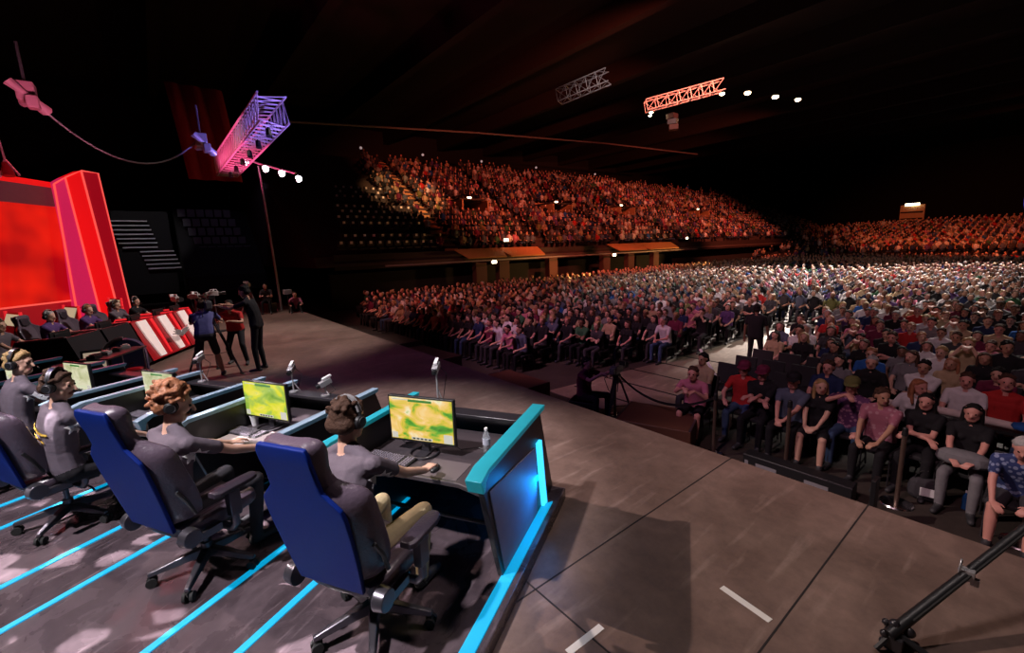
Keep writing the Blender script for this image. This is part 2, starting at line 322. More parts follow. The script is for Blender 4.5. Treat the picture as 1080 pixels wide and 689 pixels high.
def monitor(loc, rz, w, h, smat, label, name='monitor', group='players monitors'):
    t = tag(empty(name, loc, rz), label, 'monitor', group)
    z0 = .10
    MB().box((0, .02, z0 + h / 2), (w, .035, h)).box((0, .045, z0 + h / 2), (w * .7, .03, h * .7)).build('casing', M_black, t, bevel=.004)
    s = MB().box((0, 0, z0 + h / 2 + .004), (w - .03, .004, h - .035)).build('screen', smat, t, smooth=0)
    zb = z0 + .022; zt = z0 + h - .022
    for hc, hs in (((0, -.004, zb + .016), (w * .32, .002, .022)), ((-w * .42, -.004, zb + .03), (w * .09, .002, .05)), ((w * .40, -.004, zb + .04), (w * .13, .002, .075)), ((-w * .3, -.004, zt - .006), (w * .25, .002, .008))): MB().box(hc, hs).build('screen_print', M_hud, s, smooth=0)
    MB().box((0, -.004, zt - .012), (w * .36, .002, .02)).build('green_banner', M_hudg, s, smooth=0)
    g = MB(); 
    for k in range(5): g.box((-w * .12 + k * .06 * w, -.0045, zb + .016), (w * .04, .002, .014))
    g.build('icon_print', M_hudd, s, smooth=0)
    MB().box((0, .05, .09), (.07, .03, .18)).build('stand', M_blackm, t)
    MB().torus((0, 0.02, .012), .12, .010, n=28).box((0, .04, .008), (.10, .20, .012)).build('stand_base', M_alu, t)
    return t
sm1, sm2, sm3 = screen_mat('game_view_field', 'field'), screen_mat('game_view_meadow', 'meadow'), screen_mat('game_view_pale', 'pale')
monitor(A(-2.0, 2.93, .82), RZA + .02, .62, .40, sm1, 'monitor with yellow and green game field in the glowing end booth', group='near team monitors')
monitor(A(-3.80, 2.95, .82), RZA - .03, .60, .38, sm2, 'monitor with a lime green and yellow game view beside the curly-haired player', group='near team monitors')
monitor(A(-5.42, 2.95, .82), RZA + .0, .54, .37, sm3, 'monitor with a pale olive screen behind the curly-haired player\'s head', group='near team monitors')
monitor(A(-7.0, 2.95, .82), RZA, .54, .37, sm3, 'pale screened monitor in the fourth booth of the near row', group='near team monitors')
monitor(A(-8.5, 2.95, .82), RZA, .54, .37, sm3, 'pale screened monitor in the fifth booth of the near row', group='near team monitors')
def keyboard(loc, rz, label):
    t = tag(empty('keyboard', loc, rz), label, 'keyboard', 'near team keyboards')
    MB().prism([(-.07, 0), (.075, 0), (.075, .024), (-.07, .014)], -.225, .225).build('case', M_black, t, bevel=.004)
    k = MB()
    for r in range(5):
        for c in range(18):
            if c in (14,): continue
            k.box((-.205 + c * .0242, -.052 + r * .026, .021 + r * .0018), (.019, .020, .008), taper=.8)
    k.build('keys', mat('keycaps', (.16, .14, .17), .4), t, smooth=0)
def mouse(loc, rz, label):
    t = tag(empty('computer_mouse', loc, rz), label, 'mouse', 'near team mice')
    MB().sph((0, 0, .012), (.032, .058, .026), 14, 8).build('shell', M_black, t)
    MB().cyl((-.004, .03, .036), (.004, .03, .036), .008).build('scroll_wheel', M_alu, t)
def mousepad(loc, rz, label, m=None):
    tag(MB().box((0, 0, .002), (.34, .27, .004)).build('mouse_pad', m or M_blackm, loc=loc, rz=rz, bevel=.001), label, 'mouse pad', 'near team mouse pads')
keyboard(A(-2.22, 2.76, .82), RZA - .08, 'black keyboard in front of the yellow and green monitor')
mousepad(A(-1.70, 2.76, .82), RZA, 'dark mouse pad at the glowing end booth', mat('grey_pad', (.10, .08, .085), .5)); mouse(A(-1.76, 2.72, .825), RZA, 'black mouse under the hand of the player in khaki trousers')
keyboard(A(-3.92, 2.80, .82), RZA - .05, 'black keyboard on the pale light-painted desk of the curly-haired player')
# pale sheet that paints the light falling on the second player's desk
tag(MB().box((0, 0, .0015), (1.0, .36, .003)).build('desk_light_patch', M_deskl, loc=A(-3.56, 2.72, .8205), rz=RZA, smooth=0), 'pale beige mat covering the curly-haired player\'s desk edge', 'painted light')
mousepad(A(-3.55, 2.74, .8245), RZA, 'grey mouse pad beside the curly-haired player\'s forearm', mat('grey_pad', (.10, .08, .085), .5)); mouse(A(-3.32, 2.78, .829), RZA, 'black mouse in the curly-haired player\'s hand')
for u in (-5.4, -7.0, -8.5):
    keyboard(A(u - .1, 2.80, .82), RZA, {-5.4: 'black keyboard in the third booth of the near row', -7.0: 'black keyboard in the fourth booth of the near row', -8.5: 'black keyboard in the fifth booth of the near row'}[u])
    mousepad(A(u + .3, 2.76, .82), RZA, {-5.4: 'dark mouse pad in the third booth', -7.0: 'dark mouse pad in the fourth booth', -8.5: 'dark mouse pad in the fifth booth'}[u])
    mouse(A(u + .3, 2.78, .825), RZA, {-5.4: 'black mouse in the third booth', -7.0: 'black mouse in the fourth booth', -8.5: 'black mouse in the fifth booth'}[u])
# paper cup, bottles
cup = tag(empty('paper_cup', A(-4.02, 2.98, .82)), 'white paper cup left of the curly-haired player\'s keyboard', 'cup')
MB().loft([[(r * math.cos(2 * PI * k / 18), r * math.sin(2 * PI * k / 18), z) for k in range(18)] for r, z in ((.028, 0), (.040, .10), (.036, .10), (.026, .008))], caps=True).build('cup_wall', M_white, cup)
MB().torus((0, 0, .10), .040, .003).build('rim', M_white, cup)
def bottle(loc, label, h=.22):
    t = tag(empty('water_bottle', loc), label, 'bottle')
    MB().loft([[(r * math.cos(2 * PI * k / 16), r * math.sin(2 * PI * k / 16), z * h) for k in range(16)] for r, z in ((.028, 0), (.033, .03), (.031, .3), (.033, .35), (.031, .6), (.026, .75), (.013, .88), (.012, .92))]).build('body', M_cloudy, t)
    MB().cyl((0, 0, .91 * h), (0, 0, h), .015).build('cap', M_white, t)
    MB().cyl((0, 0, .35 * h), (0, 0, .58 * h), .0338, n=16).build('paper_label', mat('bottle_label', (.4, .42, .5), .5), t)
bottle(A(-1.50, 3.12, .82), 'clear water bottle with white cap beside the end monitor')
# small broadcast cameras on the front ledges
def mini_cam(loc, rz, label, h=.28, tilt=.3):
    t = tag(empty('desk_camera', loc, rz), label, 'camera', 'small player cameras on the booth fronts')
    MB().cyl((0, 0, 0), (0, 0, .012), .045).tube([(0, 0, .01), (0, .01, h)], .008, 6).tube([(0, .01, h * .55), (.06, .02, .01)], .006, 6).build('stand', M_silver, t)
    R3 = Matrix.Rotation(tilt, 3, 'X')
    b = MB().box((0, .01, h + .04), (.055, .13, .06), R3).build('body', M_silver, t, bevel=.004)
    MB().cyl(R3 @ V3((0, -.055, 0)) + V3((0, .01, h + .04)), R3 @ V3((0, -.10, 0)) + V3((0, .01, h + .04)), .024, n=12).build('lens', M_black, b)
    MB().box((0, .03, h + .095), (.03, .10, .018), R3).build('top_handle', M_white, b)
    MB().tube([(.03, .05, h + .03), (.08, .08, h - .04), (.05, .03, h * .3), (.02, .03, .01)], .004, 5).build('cable', M_black, t)
mini_cam(A(-2.16, 3.47, 1.015), RZA + .3, 'small silver camera on a bent stand above the end monitor', .36)
mini_cam(A(-4.0, 3.47, 1.015), RZA + .5, 'small silver camera on a booth front beside the lime green screen', .22)
mini_cam(A(-3.55, 3.47, 1.015), RZA - .4, 'smallest silver camera on the ledge between second and end booths', .10)
mini_cam(A(-5.5, 3.47, 1.015), RZA + .3, 'small silver camera behind the pale olive monitor', .25)
# cables behind the monitors
for k, (u, v) in enumerate(((-2.3, 3.1), (-1.75, 3.12), (-3.4, 3.15))):
    tag(MB().tube([A(u - .2, v - .05, .826), A(u - .08, v + .04, .828), A(u + .02, v - .03, .828), A(u + .14, v + .05, .828), A(u + .25, v + .02, .826)], .004, 5).build('cable', M_black),
        ('grey cable left of the end monitor foot', 'grey cable right of the end monitor foot', 'black cable beside the lime green monitor foot')[k], 'cable')
# ================================================================== PEOPLE
SKIN = {'fair': mat('skin_fair', (.62, .36, .27), .5, var=.06, spec=.4), 'tan': mat('skin_tan', (.45, .24, .16), .5, var=.06, spec=.4), 'rosy': mat('skin_rosy', (.60, .28, .23), .5, var=.06, spec=.4), 'brown': mat('skin_brown', (.20, .10, .065), .5, var=.06, spec=.4)}
HAIR = {'brown': mat('hair_brown', (.06, .03, .02), .75, var=.5, scale=60, bump=.5, spec=.2), 'black': mat('hair_black', (.012, .01, .01), .75, var=.5, scale=60, bump=.5, spec=.2), 'blond': mat('hair_blond', (.38, .24, .10), .55, var=.4, scale=60, bump=.5), 'auburn': mat('hair_auburn', (.34, .13, .06), .55, var=.5, scale=60, bump=.5), 'grey': mat('hair_grey', (.35, .34, .34), .6, var=.3, scale=60, bump=.5)}
M_eye = mat('eye_dark', (.02, .012, .01), .2); M_lip = mat('lips', (.38, .12, .11), .5)
M_shoe = mat('shoe_dark', (.03, .03, .035), .6)
CL = {}
mat('x', (0,0,0))
for n, c in {'black': (.014, .013, .016), 'charcoal': (.045, .042, .05), 'grey': (.17, .165, .18), 'white': (.62, .60, .62), 'navy': (.018, .028, .085), 'blue': (.02, .09, .32), 'red': (.42, .025, .025), 'maroon': (.14, .018, .05), 'pink': (.5, .16, .24), 'purple': (.10, .05, .17), 'green': (.04, .12, .06), 'tan': (.40, .29, .18), 'khaki': (.50, .40, .24), 'denim': (.05, .085, .17), 'slate': (.085, .10, .15), 'team': (.125, .10, .125), 'olive': (.14, .14, .05), 'teal': (.02, .16, .2), 'orange': (.5, .14, .03), 'lavender': (.10, .10, .26)}.items():
    CL[n] = mat('cloth_' + n, c, .85, var=.22, scale=14, bump=.35, spec=.2)
def floral(name, base, dot):
    m = mat(name, base, .85, var=.1); nt = m.node_tree; b = nt.nodes['Principled BSDF']
    vo = nt.nodes.new('ShaderNodeTexVoronoi'); vo.inputs['Scale'].default_value = 17; tc = nt.nodes.new('ShaderNodeTexCoord'); nt.links.new(tc.outputs['Object'], vo.inputs['Vector'])
    r = nt.nodes.new('ShaderNodeValToRGB'); r.color_ramp.elements[0].color = (*dot, 1); r.color_ramp.elements[1].color = (*base, 1); r.color_ramp.elements[0].position = .30; r.color_ramp.elements[1].position = .38
    nt.links.new(vo.outputs['Distance'], r.inputs['Fac']); nt.links.new(r.outputs[0], b.inputs['Base Color']); CL[name] = m
floral('floral', (.13, .04, .13), (.42, .2, .3)); floral('patterned_blue', (.02, .035, .13), (.2, .24, .4)); floral('check', (.32, .10, .15), (.42, .2, .25))
def ik(a, b, l1, l2, hint):
    d = b - a; L = min(d.length, (l1 + l2) * .995); dn = d.normalized(); x = (l1 * l1 - l2 * l2 + L * L) / (2 * L)
    h = math.sqrt(max(l1 * l1 - x * x, 1e-6)); hp = (hint - dn * hint.dot(dn)).normalized()
    return a + dn * x + hp * h, a + dn * L
def hand(P, wrist, d, n, s, curl, tagn='skin', k=1.0, thumbside=1):
    """palm from wrist along d, n = back-of-hand normal, s = side towards thumb."""
    s = (s - d * s.dot(d)).normalized(); n = (n - d * n.dot(d) - s * n.dot(s)).normalized()
    pe = wrist + d * .085 * k
    for q in (-.026, -.009, .009, .026): P.append((wrist + s * q * .7 * k, pe + s * q * k, .014 * k, .012 * k, tagn))
    for q, L in ((.030, .072), (.010, .080), (-.010, .074), (-.029, .058)):
        a = pe + s * q * k; c1 = curl * .75; d1 = d * math.cos(c1) - n * math.sin(c1); b1 = a + d1 * L * .52 * k
        c2 = curl * 1.7; d2 = d * math.cos(c2) - n * math.sin(c2); b2 = b1 + d2 * L * .48 * k
        P.append((a, b1, .0095 * k, .0085 * k, tagn)); P.append((b1, b2, .0085 * k, .007 * k, tagn))
    t0 = wrist + d * .025 * k + s * .024 * k; t1 = t0 + (d * .6 + s * .7 - n * .25).normalized() * .04 * k; t2 = t1 + (d * .9 + s * .15 - n * .35).normalized() * .032 * k
    P.append((t0, t1, .0125 * k, .010 * k, tagn)); P.append((t1, t2, .010 * k, .0085 * k, tagn))
def body_prims(q):
    """q: pose dict in local space, the person facing +Y. Returns prims and head frame."""
    g = lambda k, d: q.get(k, d)
    P = []; hip = V3(g('hip', (0, 0, .5))); lean = g('lean', 0); side = g('side', 0); tw = g('twist', 0); S = g('scale', 1.0); fat = g('fat', 1.0); fem = g('fem', 0)
    spd = V3((math.sin(side), math.sin(lean) * math.cos(side), math.cos(lean) * math.cos(side)))
    lat = Matrix.Rotation(tw, 3, 'Z') @ V3((1, 0, 0)); lat = (lat - spd * lat.dot(spd)).normalized(); fr = spd.cross(lat); hl = V3((1, 0, 0))
    bend = g('bend', .12)
    def sp(t): return hip + spd * (t * .52 * S) + fr * (-.03 + bend * .0) * math.sin(PI * t)
    shw = (.165 if fem else .185) * S; hw = .085 * S
    sh = g('shirt', 'shirt')
    P.append((hip - hl * hw, hip + hl * hw, .108 * fat, .108 * fat, 'pants'))
    KN = ((.08, .08, .110), (.2, .072, .108), (.35, .064, .098 if fem else .108), (.55, .076, .110), (.7, .086, .110), (.8, .094, .100), (.88, shw - .055, .070))
    for (t0, w0, r0), (t1, w1, r1) in zip(KN, KN[1:]):
        for j in range(4):
            f = j / 4; w_ = w0 + (w1 - w0) * f; r_1 = (r0 + (r1 - r0) * f) * (fat if t0 < .7 else 1)
            P.append((sp(t0 + (t1 - t0) * f) - lat * w_, sp(t0 + (t1 - t0) * f) + lat * w_, r_1, r_1, sh))
    P.append((sp(.88) - lat * (shw - .05), sp(.88) + lat * (shw - .05), .068, .068, sh))
    if fem:
        for s in (-1, 1): P.append((sp(.66) + lat * s * .065 + fr * .07, sp(.66) + lat * s * .065 + fr * .085, .055, .05, sh))
    nb = sp(.95); hy, hp = g('yaw', 0), g('pitch', 0); hr = g('roll', 0)
    ndir = (spd * .6 + V3((0, .12, .7)) + fr * math.sin(-hp) * .3).normalized()
    for s in (-1, 1): P.append((nb + ndir * .045 * S, sp(.90) + lat * s * (shw - .045), .050, .052, sh))
    hc = nb + ndir * .175 * S
    P.append((nb - ndir * .02, nb + ndir * .13 * S, .058 if not fem else .05, .053 if not fem else .046, 'skin'))
    R = Matrix.Rotation(hy, 3, 'Z') @ Matrix.Rotation(hp, 3, 'X') @ Matrix.Rotation(hr, 3, 'Y'); H = lambda x, y, z: hc + R @ V3((x, y, z)) * S
    P.append((H(0, -.022, .030), H(0, .012, .030), .084, .082, 'skin'))
    P.append((H(0, .028, -.012), H(0, .040, -.010), .066, .062, 'skin')); P.append((H(-.018, .048, -.078), H(.018, .048, -.078), .034, .034, 'skin'))
    P.append((H(-.03, .03, -.05), H(.03, .03, -.05), .042, .042, 'skin'))
    P.append((H(0, .098, .004), H(0, .112, -.030), .008, .014, 'skin')); P.append((H(-.028, .083, .026), H(.028, .083, .026), .012, .012, 'skin'))
    P.append((H(-.016, .088, -.060), H(.016, .088, -.060), .0085, .0085, 'lip'))
    for s in (-1, 1):
        P.append((H(s * .031, .088, .004), H(s * .031, .089, .004), .0085, .0085, 'eye'))
        P.append((H(s * .080, -.005, .012), H(s * .083, -.012, -.022), .013, .009, 'skin'))
    # arms
    for s, nm in ((-1, 'l'), (1, 'r')):
        S0 = sp(.88) + lat * s * shw
        wt = V3(g('hand_' + nm, (s * .25, .25, .55))); hint = V3(g('elbow_' + nm, (s * .6, -.5, -.8)))
        E, Wr = ik(S0, wt, .285 * S, .25 * S, hint)
        sl = g('sleeve', .58); at = S0 + (E - S0) * sl
        if sl < 1:
            P.append((S0, at, .056, .052, sh)); P.append((S0.lerp(E, sl * .8), E, .040, .036, 'skin')); P.append((E, Wr, .037, .024, 'skin'))
        else:
            P.append((S0, E, .056, .045, sh)); P.append((E, E.lerp(Wr, .93), .045, .034, sh)); P.append((E, Wr, .03, .024, 'skin'))
        d = (Wr - E).normalized(); hd_ = g('hdir_' + nm, None)
        if hd_ is not None: d = V3(hd_).normalized()
        up_ = V3(g('palm_' + nm, (0, 0, 1))); si = V3(g('thumb_' + nm, (-s, .2, .1)))
        hand(P, Wr, d, up_, si, g('curl_' + nm, .6), k=g('hk', 1.0))
    # legs
    short = g('shorts', False); shoe = 'shoe'
    for s, nm in ((-1, 'l'), (1, 'r')):
        H0 = hip + hl * s * .09 * S - V3((0, 0, .01)); ft = V3(g('foot_' + nm, (s * .12, .45, .08))); hint = V3(g('knee_' + nm, (s * .15, .6, .8)))
        K, An = ik(H0, ft, .43 * S, .41 * S, hint)
        if short:
            P.append((H0, H0.lerp(K, .85), .084 * fat, .078, 'pants')); P.append((H0.lerp(K, .6), K, .062, .053, 'skin'))
            P.append((K, K.lerp(An, .35), .05, .054, 'skin')); P.append((K.lerp(An, .35), An, .054, .036, 'skin'))
        else:
            P.append((H0, K, .084 * fat, .060, 'pants')); P.append((K, K.lerp(An, .35), .060, .058, 'pants')); P.append((K.lerp(An, .35), An, .058, .045, 'pants'))
        fd = V3(g('toe_' + nm, (s * .15, 1, 0))).normalized()
        P.append((An - fd * .03 - V3((0, 0, .035)), An + fd * .16 - V3((0, 0, .045)), .042, .036, shoe)); P.append((An, An + fd * .04 - V3((0, 0, .03)), .042, .04, shoe))
    return P, (hc, R, S), (sp, lat, fr, spd)
def prim_mesh(name, prims, voxel, mats_by_tag, smooth_it=2, seg=10, jitter=0):
    mb = MB()
    for p0, p1, r0, r1, tg in prims:
        p0, p1 = V3(p0), V3(p1); d = p1 - p0; L = d.length
        d = d / L if L > 1e-6 else V3((0, 0, 1)); a = d.cross(V3((0, 0, 1)) if abs(d.z) < .9 else V3((1, 0, 0))).normalized(); b = a.cross(d)
        if L <= 1e-6: p1 = p0 + d * 1e-4
        rings = []
        for c, r, angs in ((p0, r0, (-80, -45, -5)), (p1, r1, (5, 45, 80))):
            for an in angs:
                t = math.radians(an); rings.append([c + d * r * math.sin(t) + (a * math.cos(2 * PI * k / seg) + b * math.sin(2 * PI * k / seg)) * r * math.cos(t) for k in range(seg)])
        mb.loft(rings)
    me = bpy.data.meshes.new('tmp'); me.from_pydata(mb.v, [], mb.f); o = bpy.data.objects.new('tmp', me); COL.objects.link(o)
    import bmesh
    bm = bmesh.new(); bm.from_mesh(me); bmesh.ops.recalc_face_normals(bm, faces=bm.faces); bm.to_mesh(me); bm.free()
    rm = o.modifiers.new('r', 'REMESH'); rm.mode = 'VOXEL'; rm.voxel_size = voxel; rm.use_smooth_shade = True
    if smooth_it: sm = o.modifiers.new('s', 'SMOOTH'); sm.factor = .5; sm.iterations = smooth_it
    dg = bpy.context.evaluated_depsgraph_get(); res = bpy.data.meshes.new_from_object(o.evaluated_get(dg)); res.name = name
    bpy.data.objects.remove(o); bpy.data.meshes.remove(me)
    n = len(res.polygons); cen = np.empty(n * 3); res.polygons.foreach_get('center', cen); cen = cen.reshape(-1, 3)
    tags = list(mats_by_tag); best = np.full(n, 1e9); idx = np.zeros(n, int)
    for p0, p1, r0, r1, tg in prims:
        p0, p1 = np.array(p0), np.array(p1); d = p1 - p0; L2 = max(d @ d, 1e-9); t = np.clip((cen - p0) @ d / L2, 0, 1)
        dist = np.linalg.norm(cen - (p0 + t[:, None] * d), axis=1) - (r0 + (r1 - r0) * t) - (.004 if tg in ('eye', 'lip') else 0)
        m_ = dist < best; best[m_] = dist[m_]; idx[m_] = tags.index(tg) if tg in tags else 0
    res.materials.clear()
    for t in tags: res.materials.append(mats_by_tag[t])
    res.polygons.foreach_set('material_index', idx.astype(np.int32)); res.polygons.foreach_set('use_smooth', np.ones(n, bool)); res.update()
    return res
def hair_prims(style, hf, seed=0):
    hc, R, S = hf; H = lambda x, y, z: hc + R @ V3((x, y, z)) * S; r = random.Random(seed); P = []
    if style == 'none': return P
    P += [(H(0, -.030, .038), H(0, .000, .050), .089, .076, 'h'), (H(-.03, -.055, -.01), H(.03, -.055, -.01), .062, .062, 'h')]
    for s in (-1, 1): P.append((H(s * .055, -.02, .03), H(s * .050, .035, .058), .034, .026, 'h'))
    P.append((H(-.04, .052, .080), H(.04, .050, .082), .021, .024, 'h'))
    if style == 'short':
        for i in range(26):
            a = r.uniform(0, 2 * PI); e = r.uniform(.1, 1.4); x, y, z = .085 * math.cos(e) * math.cos(a), -.02 + .09 * math.cos(e) * math.sin(a), .04 + .088 * math.sin(e)
            if y < .05 or z > .09: P.append((H(x, y, z), H(x * 1.08, y * 1.08 + .008, z * 1.02), .020, .012, 'h'))
    if style == 'curly':
        for i in range(120):
            a = r.uniform(0, 2 * PI); e = r.uniform(-.5, 1.5); x, y, z = .084 * math.cos(e) * math.cos(a), -.025 + .098 * math.cos(e) * math.sin(a), .045 + .10 * math.sin(e)
            if (y > .055 and z < .085) or (abs(x) > .06 and z < .04 and y > -.06): continue
            P.append((H(x, y, z), H(x * 1.12 + r.uniform(-.01, .01), y * 1.12 + r.uniform(-.01, .01), z * 1.05 + r.uniform(-.01, .01)), .020, .017, 'h'))
    if style == 'long':
        for s in (-1, 1):
            P += [(H(s * .074, -.02, .04), H(s * .088, -.015, -.11), .030, .028, 'h'), (H(s * .088, -.015, -.11), H(s * .088, .02, -.24), .028, .018, 'h'), (H(s * .045, -.06, -.05), H(s * .06, -.075, -.24), .05, .035, 'h')]
    if style == 'bun': P.append((H(0, -.12, .06), H(0, -.13, .06), .04, .035, 'h'))
    return P
HAND_VOX = .0085
def person(name, label, q, loc, rz, shirt='charcoal', pants='denim', skin='fair', hair='brown', hstyle='short', voxel=.009, group=None, cap=None, shoe=None, seed=0, link=True):
    P, hf, tor = body_prims(q)
    me = prim_mesh(name, P, voxel, {'skin': SKIN[skin], 'shirt': CL[shirt], 'pants': CL[pants], 'shoe': shoe or M_shoe, 'eye': M_eye, 'lip': M_lip}, 3, seg=14)
    o = bpy.data.objects.new(name, me); COL.objects.link(o); o.location = loc; o.rotation_euler.z = rz
    tag(o, label, 'person', group)
    hp_ = hair_prims(hstyle, hf, seed)
    if hp_:
        h = bpy.data.objects.new('hair', prim_mesh('hair', hp_, max(voxel, .009), {'h': HAIR[hair]}, 1)); COL.objects.link(h); h.parent = o
    if cap:
        hc, R, S = hf; mb = MB(); pts = []
        rings = [[hc + R @ V3((rr * .102 * math.cos(t), -.015 + rr * .113 * math.sin(t), z)) for t in [2 * PI * k / 20 for k in range(20)]] for rr, z in ((1, .045), (1, .075), (.9, .115), (.6, .143), (.15, .152))]
        mb.loft(rings); c = mb.build('cap', CL[cap], o)
        br = [[hc + R @ V3((x * w, y, z)) for x in (-1, -.5, 0, .5, 1)] for y, w, z in ((.07, .09, .055), (.13, .082, .046), (.165, .055, .036))]
        MB().loft([r1 + [p + V3((0, 0, -.006)) for p in reversed(r1)] for r1 in br]).build('brim', CL[cap], c)
    return o, hf, tor, P
def decal(o, P, origin, direction, upv, polys, m, name, off=.011, label=None):
    """thin printed marks laid onto the surface of o, in o's local space."""
    me = o.data; bv = BVHTree.FromPolygons([v.co for v in me.vertices], [p.vertices for p in me.polygons])
    d = V3(direction).normalized(); u = V3(upv); u = (u - d * u.dot(d)).normalized(); r = u.cross(d) * -1; mb = MB(); og = V3(origin)
    for poly in polys:
        # subdivide as strips
        (x0, y0), (x1, y1), (x2, y2), (x3, y3) = poly; N = 6; g = []
        for i in range(N + 1):
            a = i / N; row = []
            for j in range(N + 1):
                b = j / N; x = (x0 * (1 - a) + x1 * a) * (1 - b) + (x3 * (1 - a) + x2 * a) * b; y = (y0 * (1 - a) + y1 * a) * (1 - b) + (y3 * (1 - a) + y2 * a) * b
                s = og + r * x + u * y - d * .4; hit = bv.ray_cast(s, d, .8)
                row.append(None if hit[0] is None else hit[0] - d * off)
            g.append(row)
        for i in range(N):
            for j in range(N):
                c = [g[i][j], g[i + 1][j], g[i + 1][j + 1], g[i][j + 1]]
                if all(k is not None for k in c) and max((c[0] - k).length for k in c) < .06: mb.add(c, [(0, 1, 2, 3)])
    if mb.v:
        k = mb.build(name, m, o)
        sd = k.modifiers.new('t', 'SOLIDIFY'); sd.thickness = .001
        return k
def star(cx, cy, R, n=5):
    out = []
    for k in range(n):
        a = PI / 2 + 2 * PI * k / n; w = .6
        out.append([(cx, cy), (cx + R * .5 * math.cos(a - w), cy + R * .5 * math.sin(a - w)), (cx + R * math.cos(a), cy + R * math.sin(a)), (cx + R * .5 * math.cos(a + w), cy + R * .5 * math.sin(a + w))])
    return out
def headset(o, hf, label, white_band=False, group='team gaming headsets'):
    hc, R, S = hf; mw = Matrix.Translation(o.location) @ Matrix.Rotation(o.rotation_euler.z, 4, 'Z')
    H = lambda x, y, z: mw @ (hc + R @ V3((x, y, z))); base = mw @ hc
    t = tag(empty('headset', base), label, 'headset', group); L = lambda *a: H(*a) - base
    arc = [L(.108 * math.cos(a), -.012, .01 + .142 * math.sin(a)) for a in [PI * k / 14 for k in range(15)]]
    MB().tube(arc, .011, 8).build('headband', M_black, t)
    arc2 = [L(.109 * math.cos(a), -.012, .01 + .150 * math.sin(a)) for a in [PI * (.12 + .76 * k / 14) for k in range(15)]]
    mb = MB(); rings = []
    for i, p in enumerate(arc2):
        w = R @ V3((0, 1, 0)) * .017; n = (p - L(0, -.012, .01)).normalized() * .005; w = mw.to_3x3() @ w
        rings.append([p - w - n, p + w - n, p + w + n, p - w + n])
    mb.loft(rings).build('headband_pad', M_silver if white_band else M_alu, t)
    for s in (-1, 1):
        a, b = L(s * .078, -.010, .0), L(s * .118, -.012, 0)
        c = MB().cyl(a, b, .044, .040, 20).cyl(b, L(s * .126, -.012, 0), .036, .030, 20).build('ear_cup', M_black, t, bevel=.004)
        MB().torus(L(s * .122, -.012, 0), .030, .003, ax=(b - a), n=20).build('ring', M_steel, c)
        MB().torus(a, .036, .012, ax=(b - a), n=20).build('ear_pad', M_rubber, c)
    MB().tube([L(-.115, .0, -.02), L(-.10, .07, -.055), L(-.05, .125, -.062)], .004, 6).sph(L(-.05, .125, -.062), .010, 8, 6).build('microphone', M_black, t)
# ---- near team, seated in the gaming chairs (local: +y forward, origin on the platform under the hips)
def seatp(**k):
    q = dict(hip=(0, 0, .60), lean=-.05, foot_l=(-.16, .50, .08), foot_r=(.16, .46, .08), knee_l=(-.1, .5, 1), knee_r=(.1, .5, 1), palm_l=(0, 0, 1), palm_r=(0, 0, 1), hand_l=(-.16, .50, .745), hand_r=(.22, .50, .745), hdir_l=(0, 1, 0), hdir_r=(0, 1, 0), curl_l=.5, curl_r=.5, thumb_l=(1, .2, 0), thumb_r=(-1, .2, 0))
    q.update(k); return q
M_logo = mat('white_print', (.75, .73, .75), .7); M_yel = mat('yellow_print', (.62, .40, .05), .7)
def team_marks(o, P, tor):
    sp, lat, fr, spd = tor
    S0 = sp(.86) + lat * .20
    decal(o, P, S0 + V3((0, .02, -.09)), (-1, -.15, 0), (0, 0, 1), star(0, 0, .062), M_logo, 'sleeve_print')
    decal(o, P, S0 + V3((0, .07, -.12)), (-1, -.15, 0), (0, 0, 1), star(0, 0, .04), M_logo, 'sleeve_print')
    if o['label'].find('yellow') < 0 and o['label'].find('curly') < 0: return
    decal(o, P, sp(.62), fr, spd, [[(-.13, .06), (-.02, .00), (-.01, .025), (-.12, .085)], [(-.02, 0), (.12, .0), (.12, .02), (-.01, .025)], [(-.10, .0), (-.03, -.05), (.09, -.07), (.08, -.055)]], M_yel, 'back_print')
PL = [
 (-1.86, 1.90, 0, dict(scale=1.20, hip=(0, 0, .575), yaw=.05, pitch=-.12, hand_l=(-.32, .62, .79), hand_r=(.15, .66, .79), elbow_r=(.5, -.2, -2), elbow_l=(-1, -.3, -1.2), lean=.17, side=-.10, twist=-.12), 'team', 'khaki', 'brown', 'short', 'fair', 'seated player in charcoal team shirt and khaki trousers, seen from behind at the end booth', 'black headset with pale band on the player in khaki trousers', True),
 (-3.46, 1.86, 0, dict(scale=1.19, hip=(0, 0, .55), yaw=-.6, pitch=-.25, hand_l=(-.22, .66, .755), hand_r=(.26, .70, .765), elbow_r=(.8, -.3, -1.1), lean=.10, side=.0, twist=-.1), 'team', 'charcoal', 'auburn', 'curly', 'fair', 'seated player with curly auburn hair in a charcoal team shirt', 'black headset on the curly-haired player', False),
 (-5.02, 1.92, -.1, dict(yaw=-.85, pitch=-.10, hand_l=(-.2, .55, .755), hand_r=(.25, .5, .76), elbow_r=(1, -.4, -.6), lean=.05, side=.03), 'team', 'black', 'brown', 'short', 'fair', 'seated dark-haired player with yellow swirl on his shirt back, third in the near row', 'black headset on the dark-haired player with the yellow swirl shirt', False),
 (-6.62, 2.25, -.1, dict(yaw=-.9, pitch=-.05, hand_l=(-.2, .5, .755), hand_r=(.22, .5, .76), elbow_r=(1, -.4, -.6), lean=.12), 'team', 'black', 'blond', 'short', 'fair', 'seated fair-haired player fourth in the near row, leaning forward', 'black headset on the fair-haired fourth player', False),
 (-8.2, 2.02, -.1, dict(yaw=-1.0, pitch=0, hand_l=(-.2, .5, .755), hand_r=(.22, .5, .76), lean=.1), 'team', 'black', 'brown', 'short', 'fair', 'seated player fifth in the near row, at the left edge of the picture', 'black headset on the fifth player at the picture edge', False)]
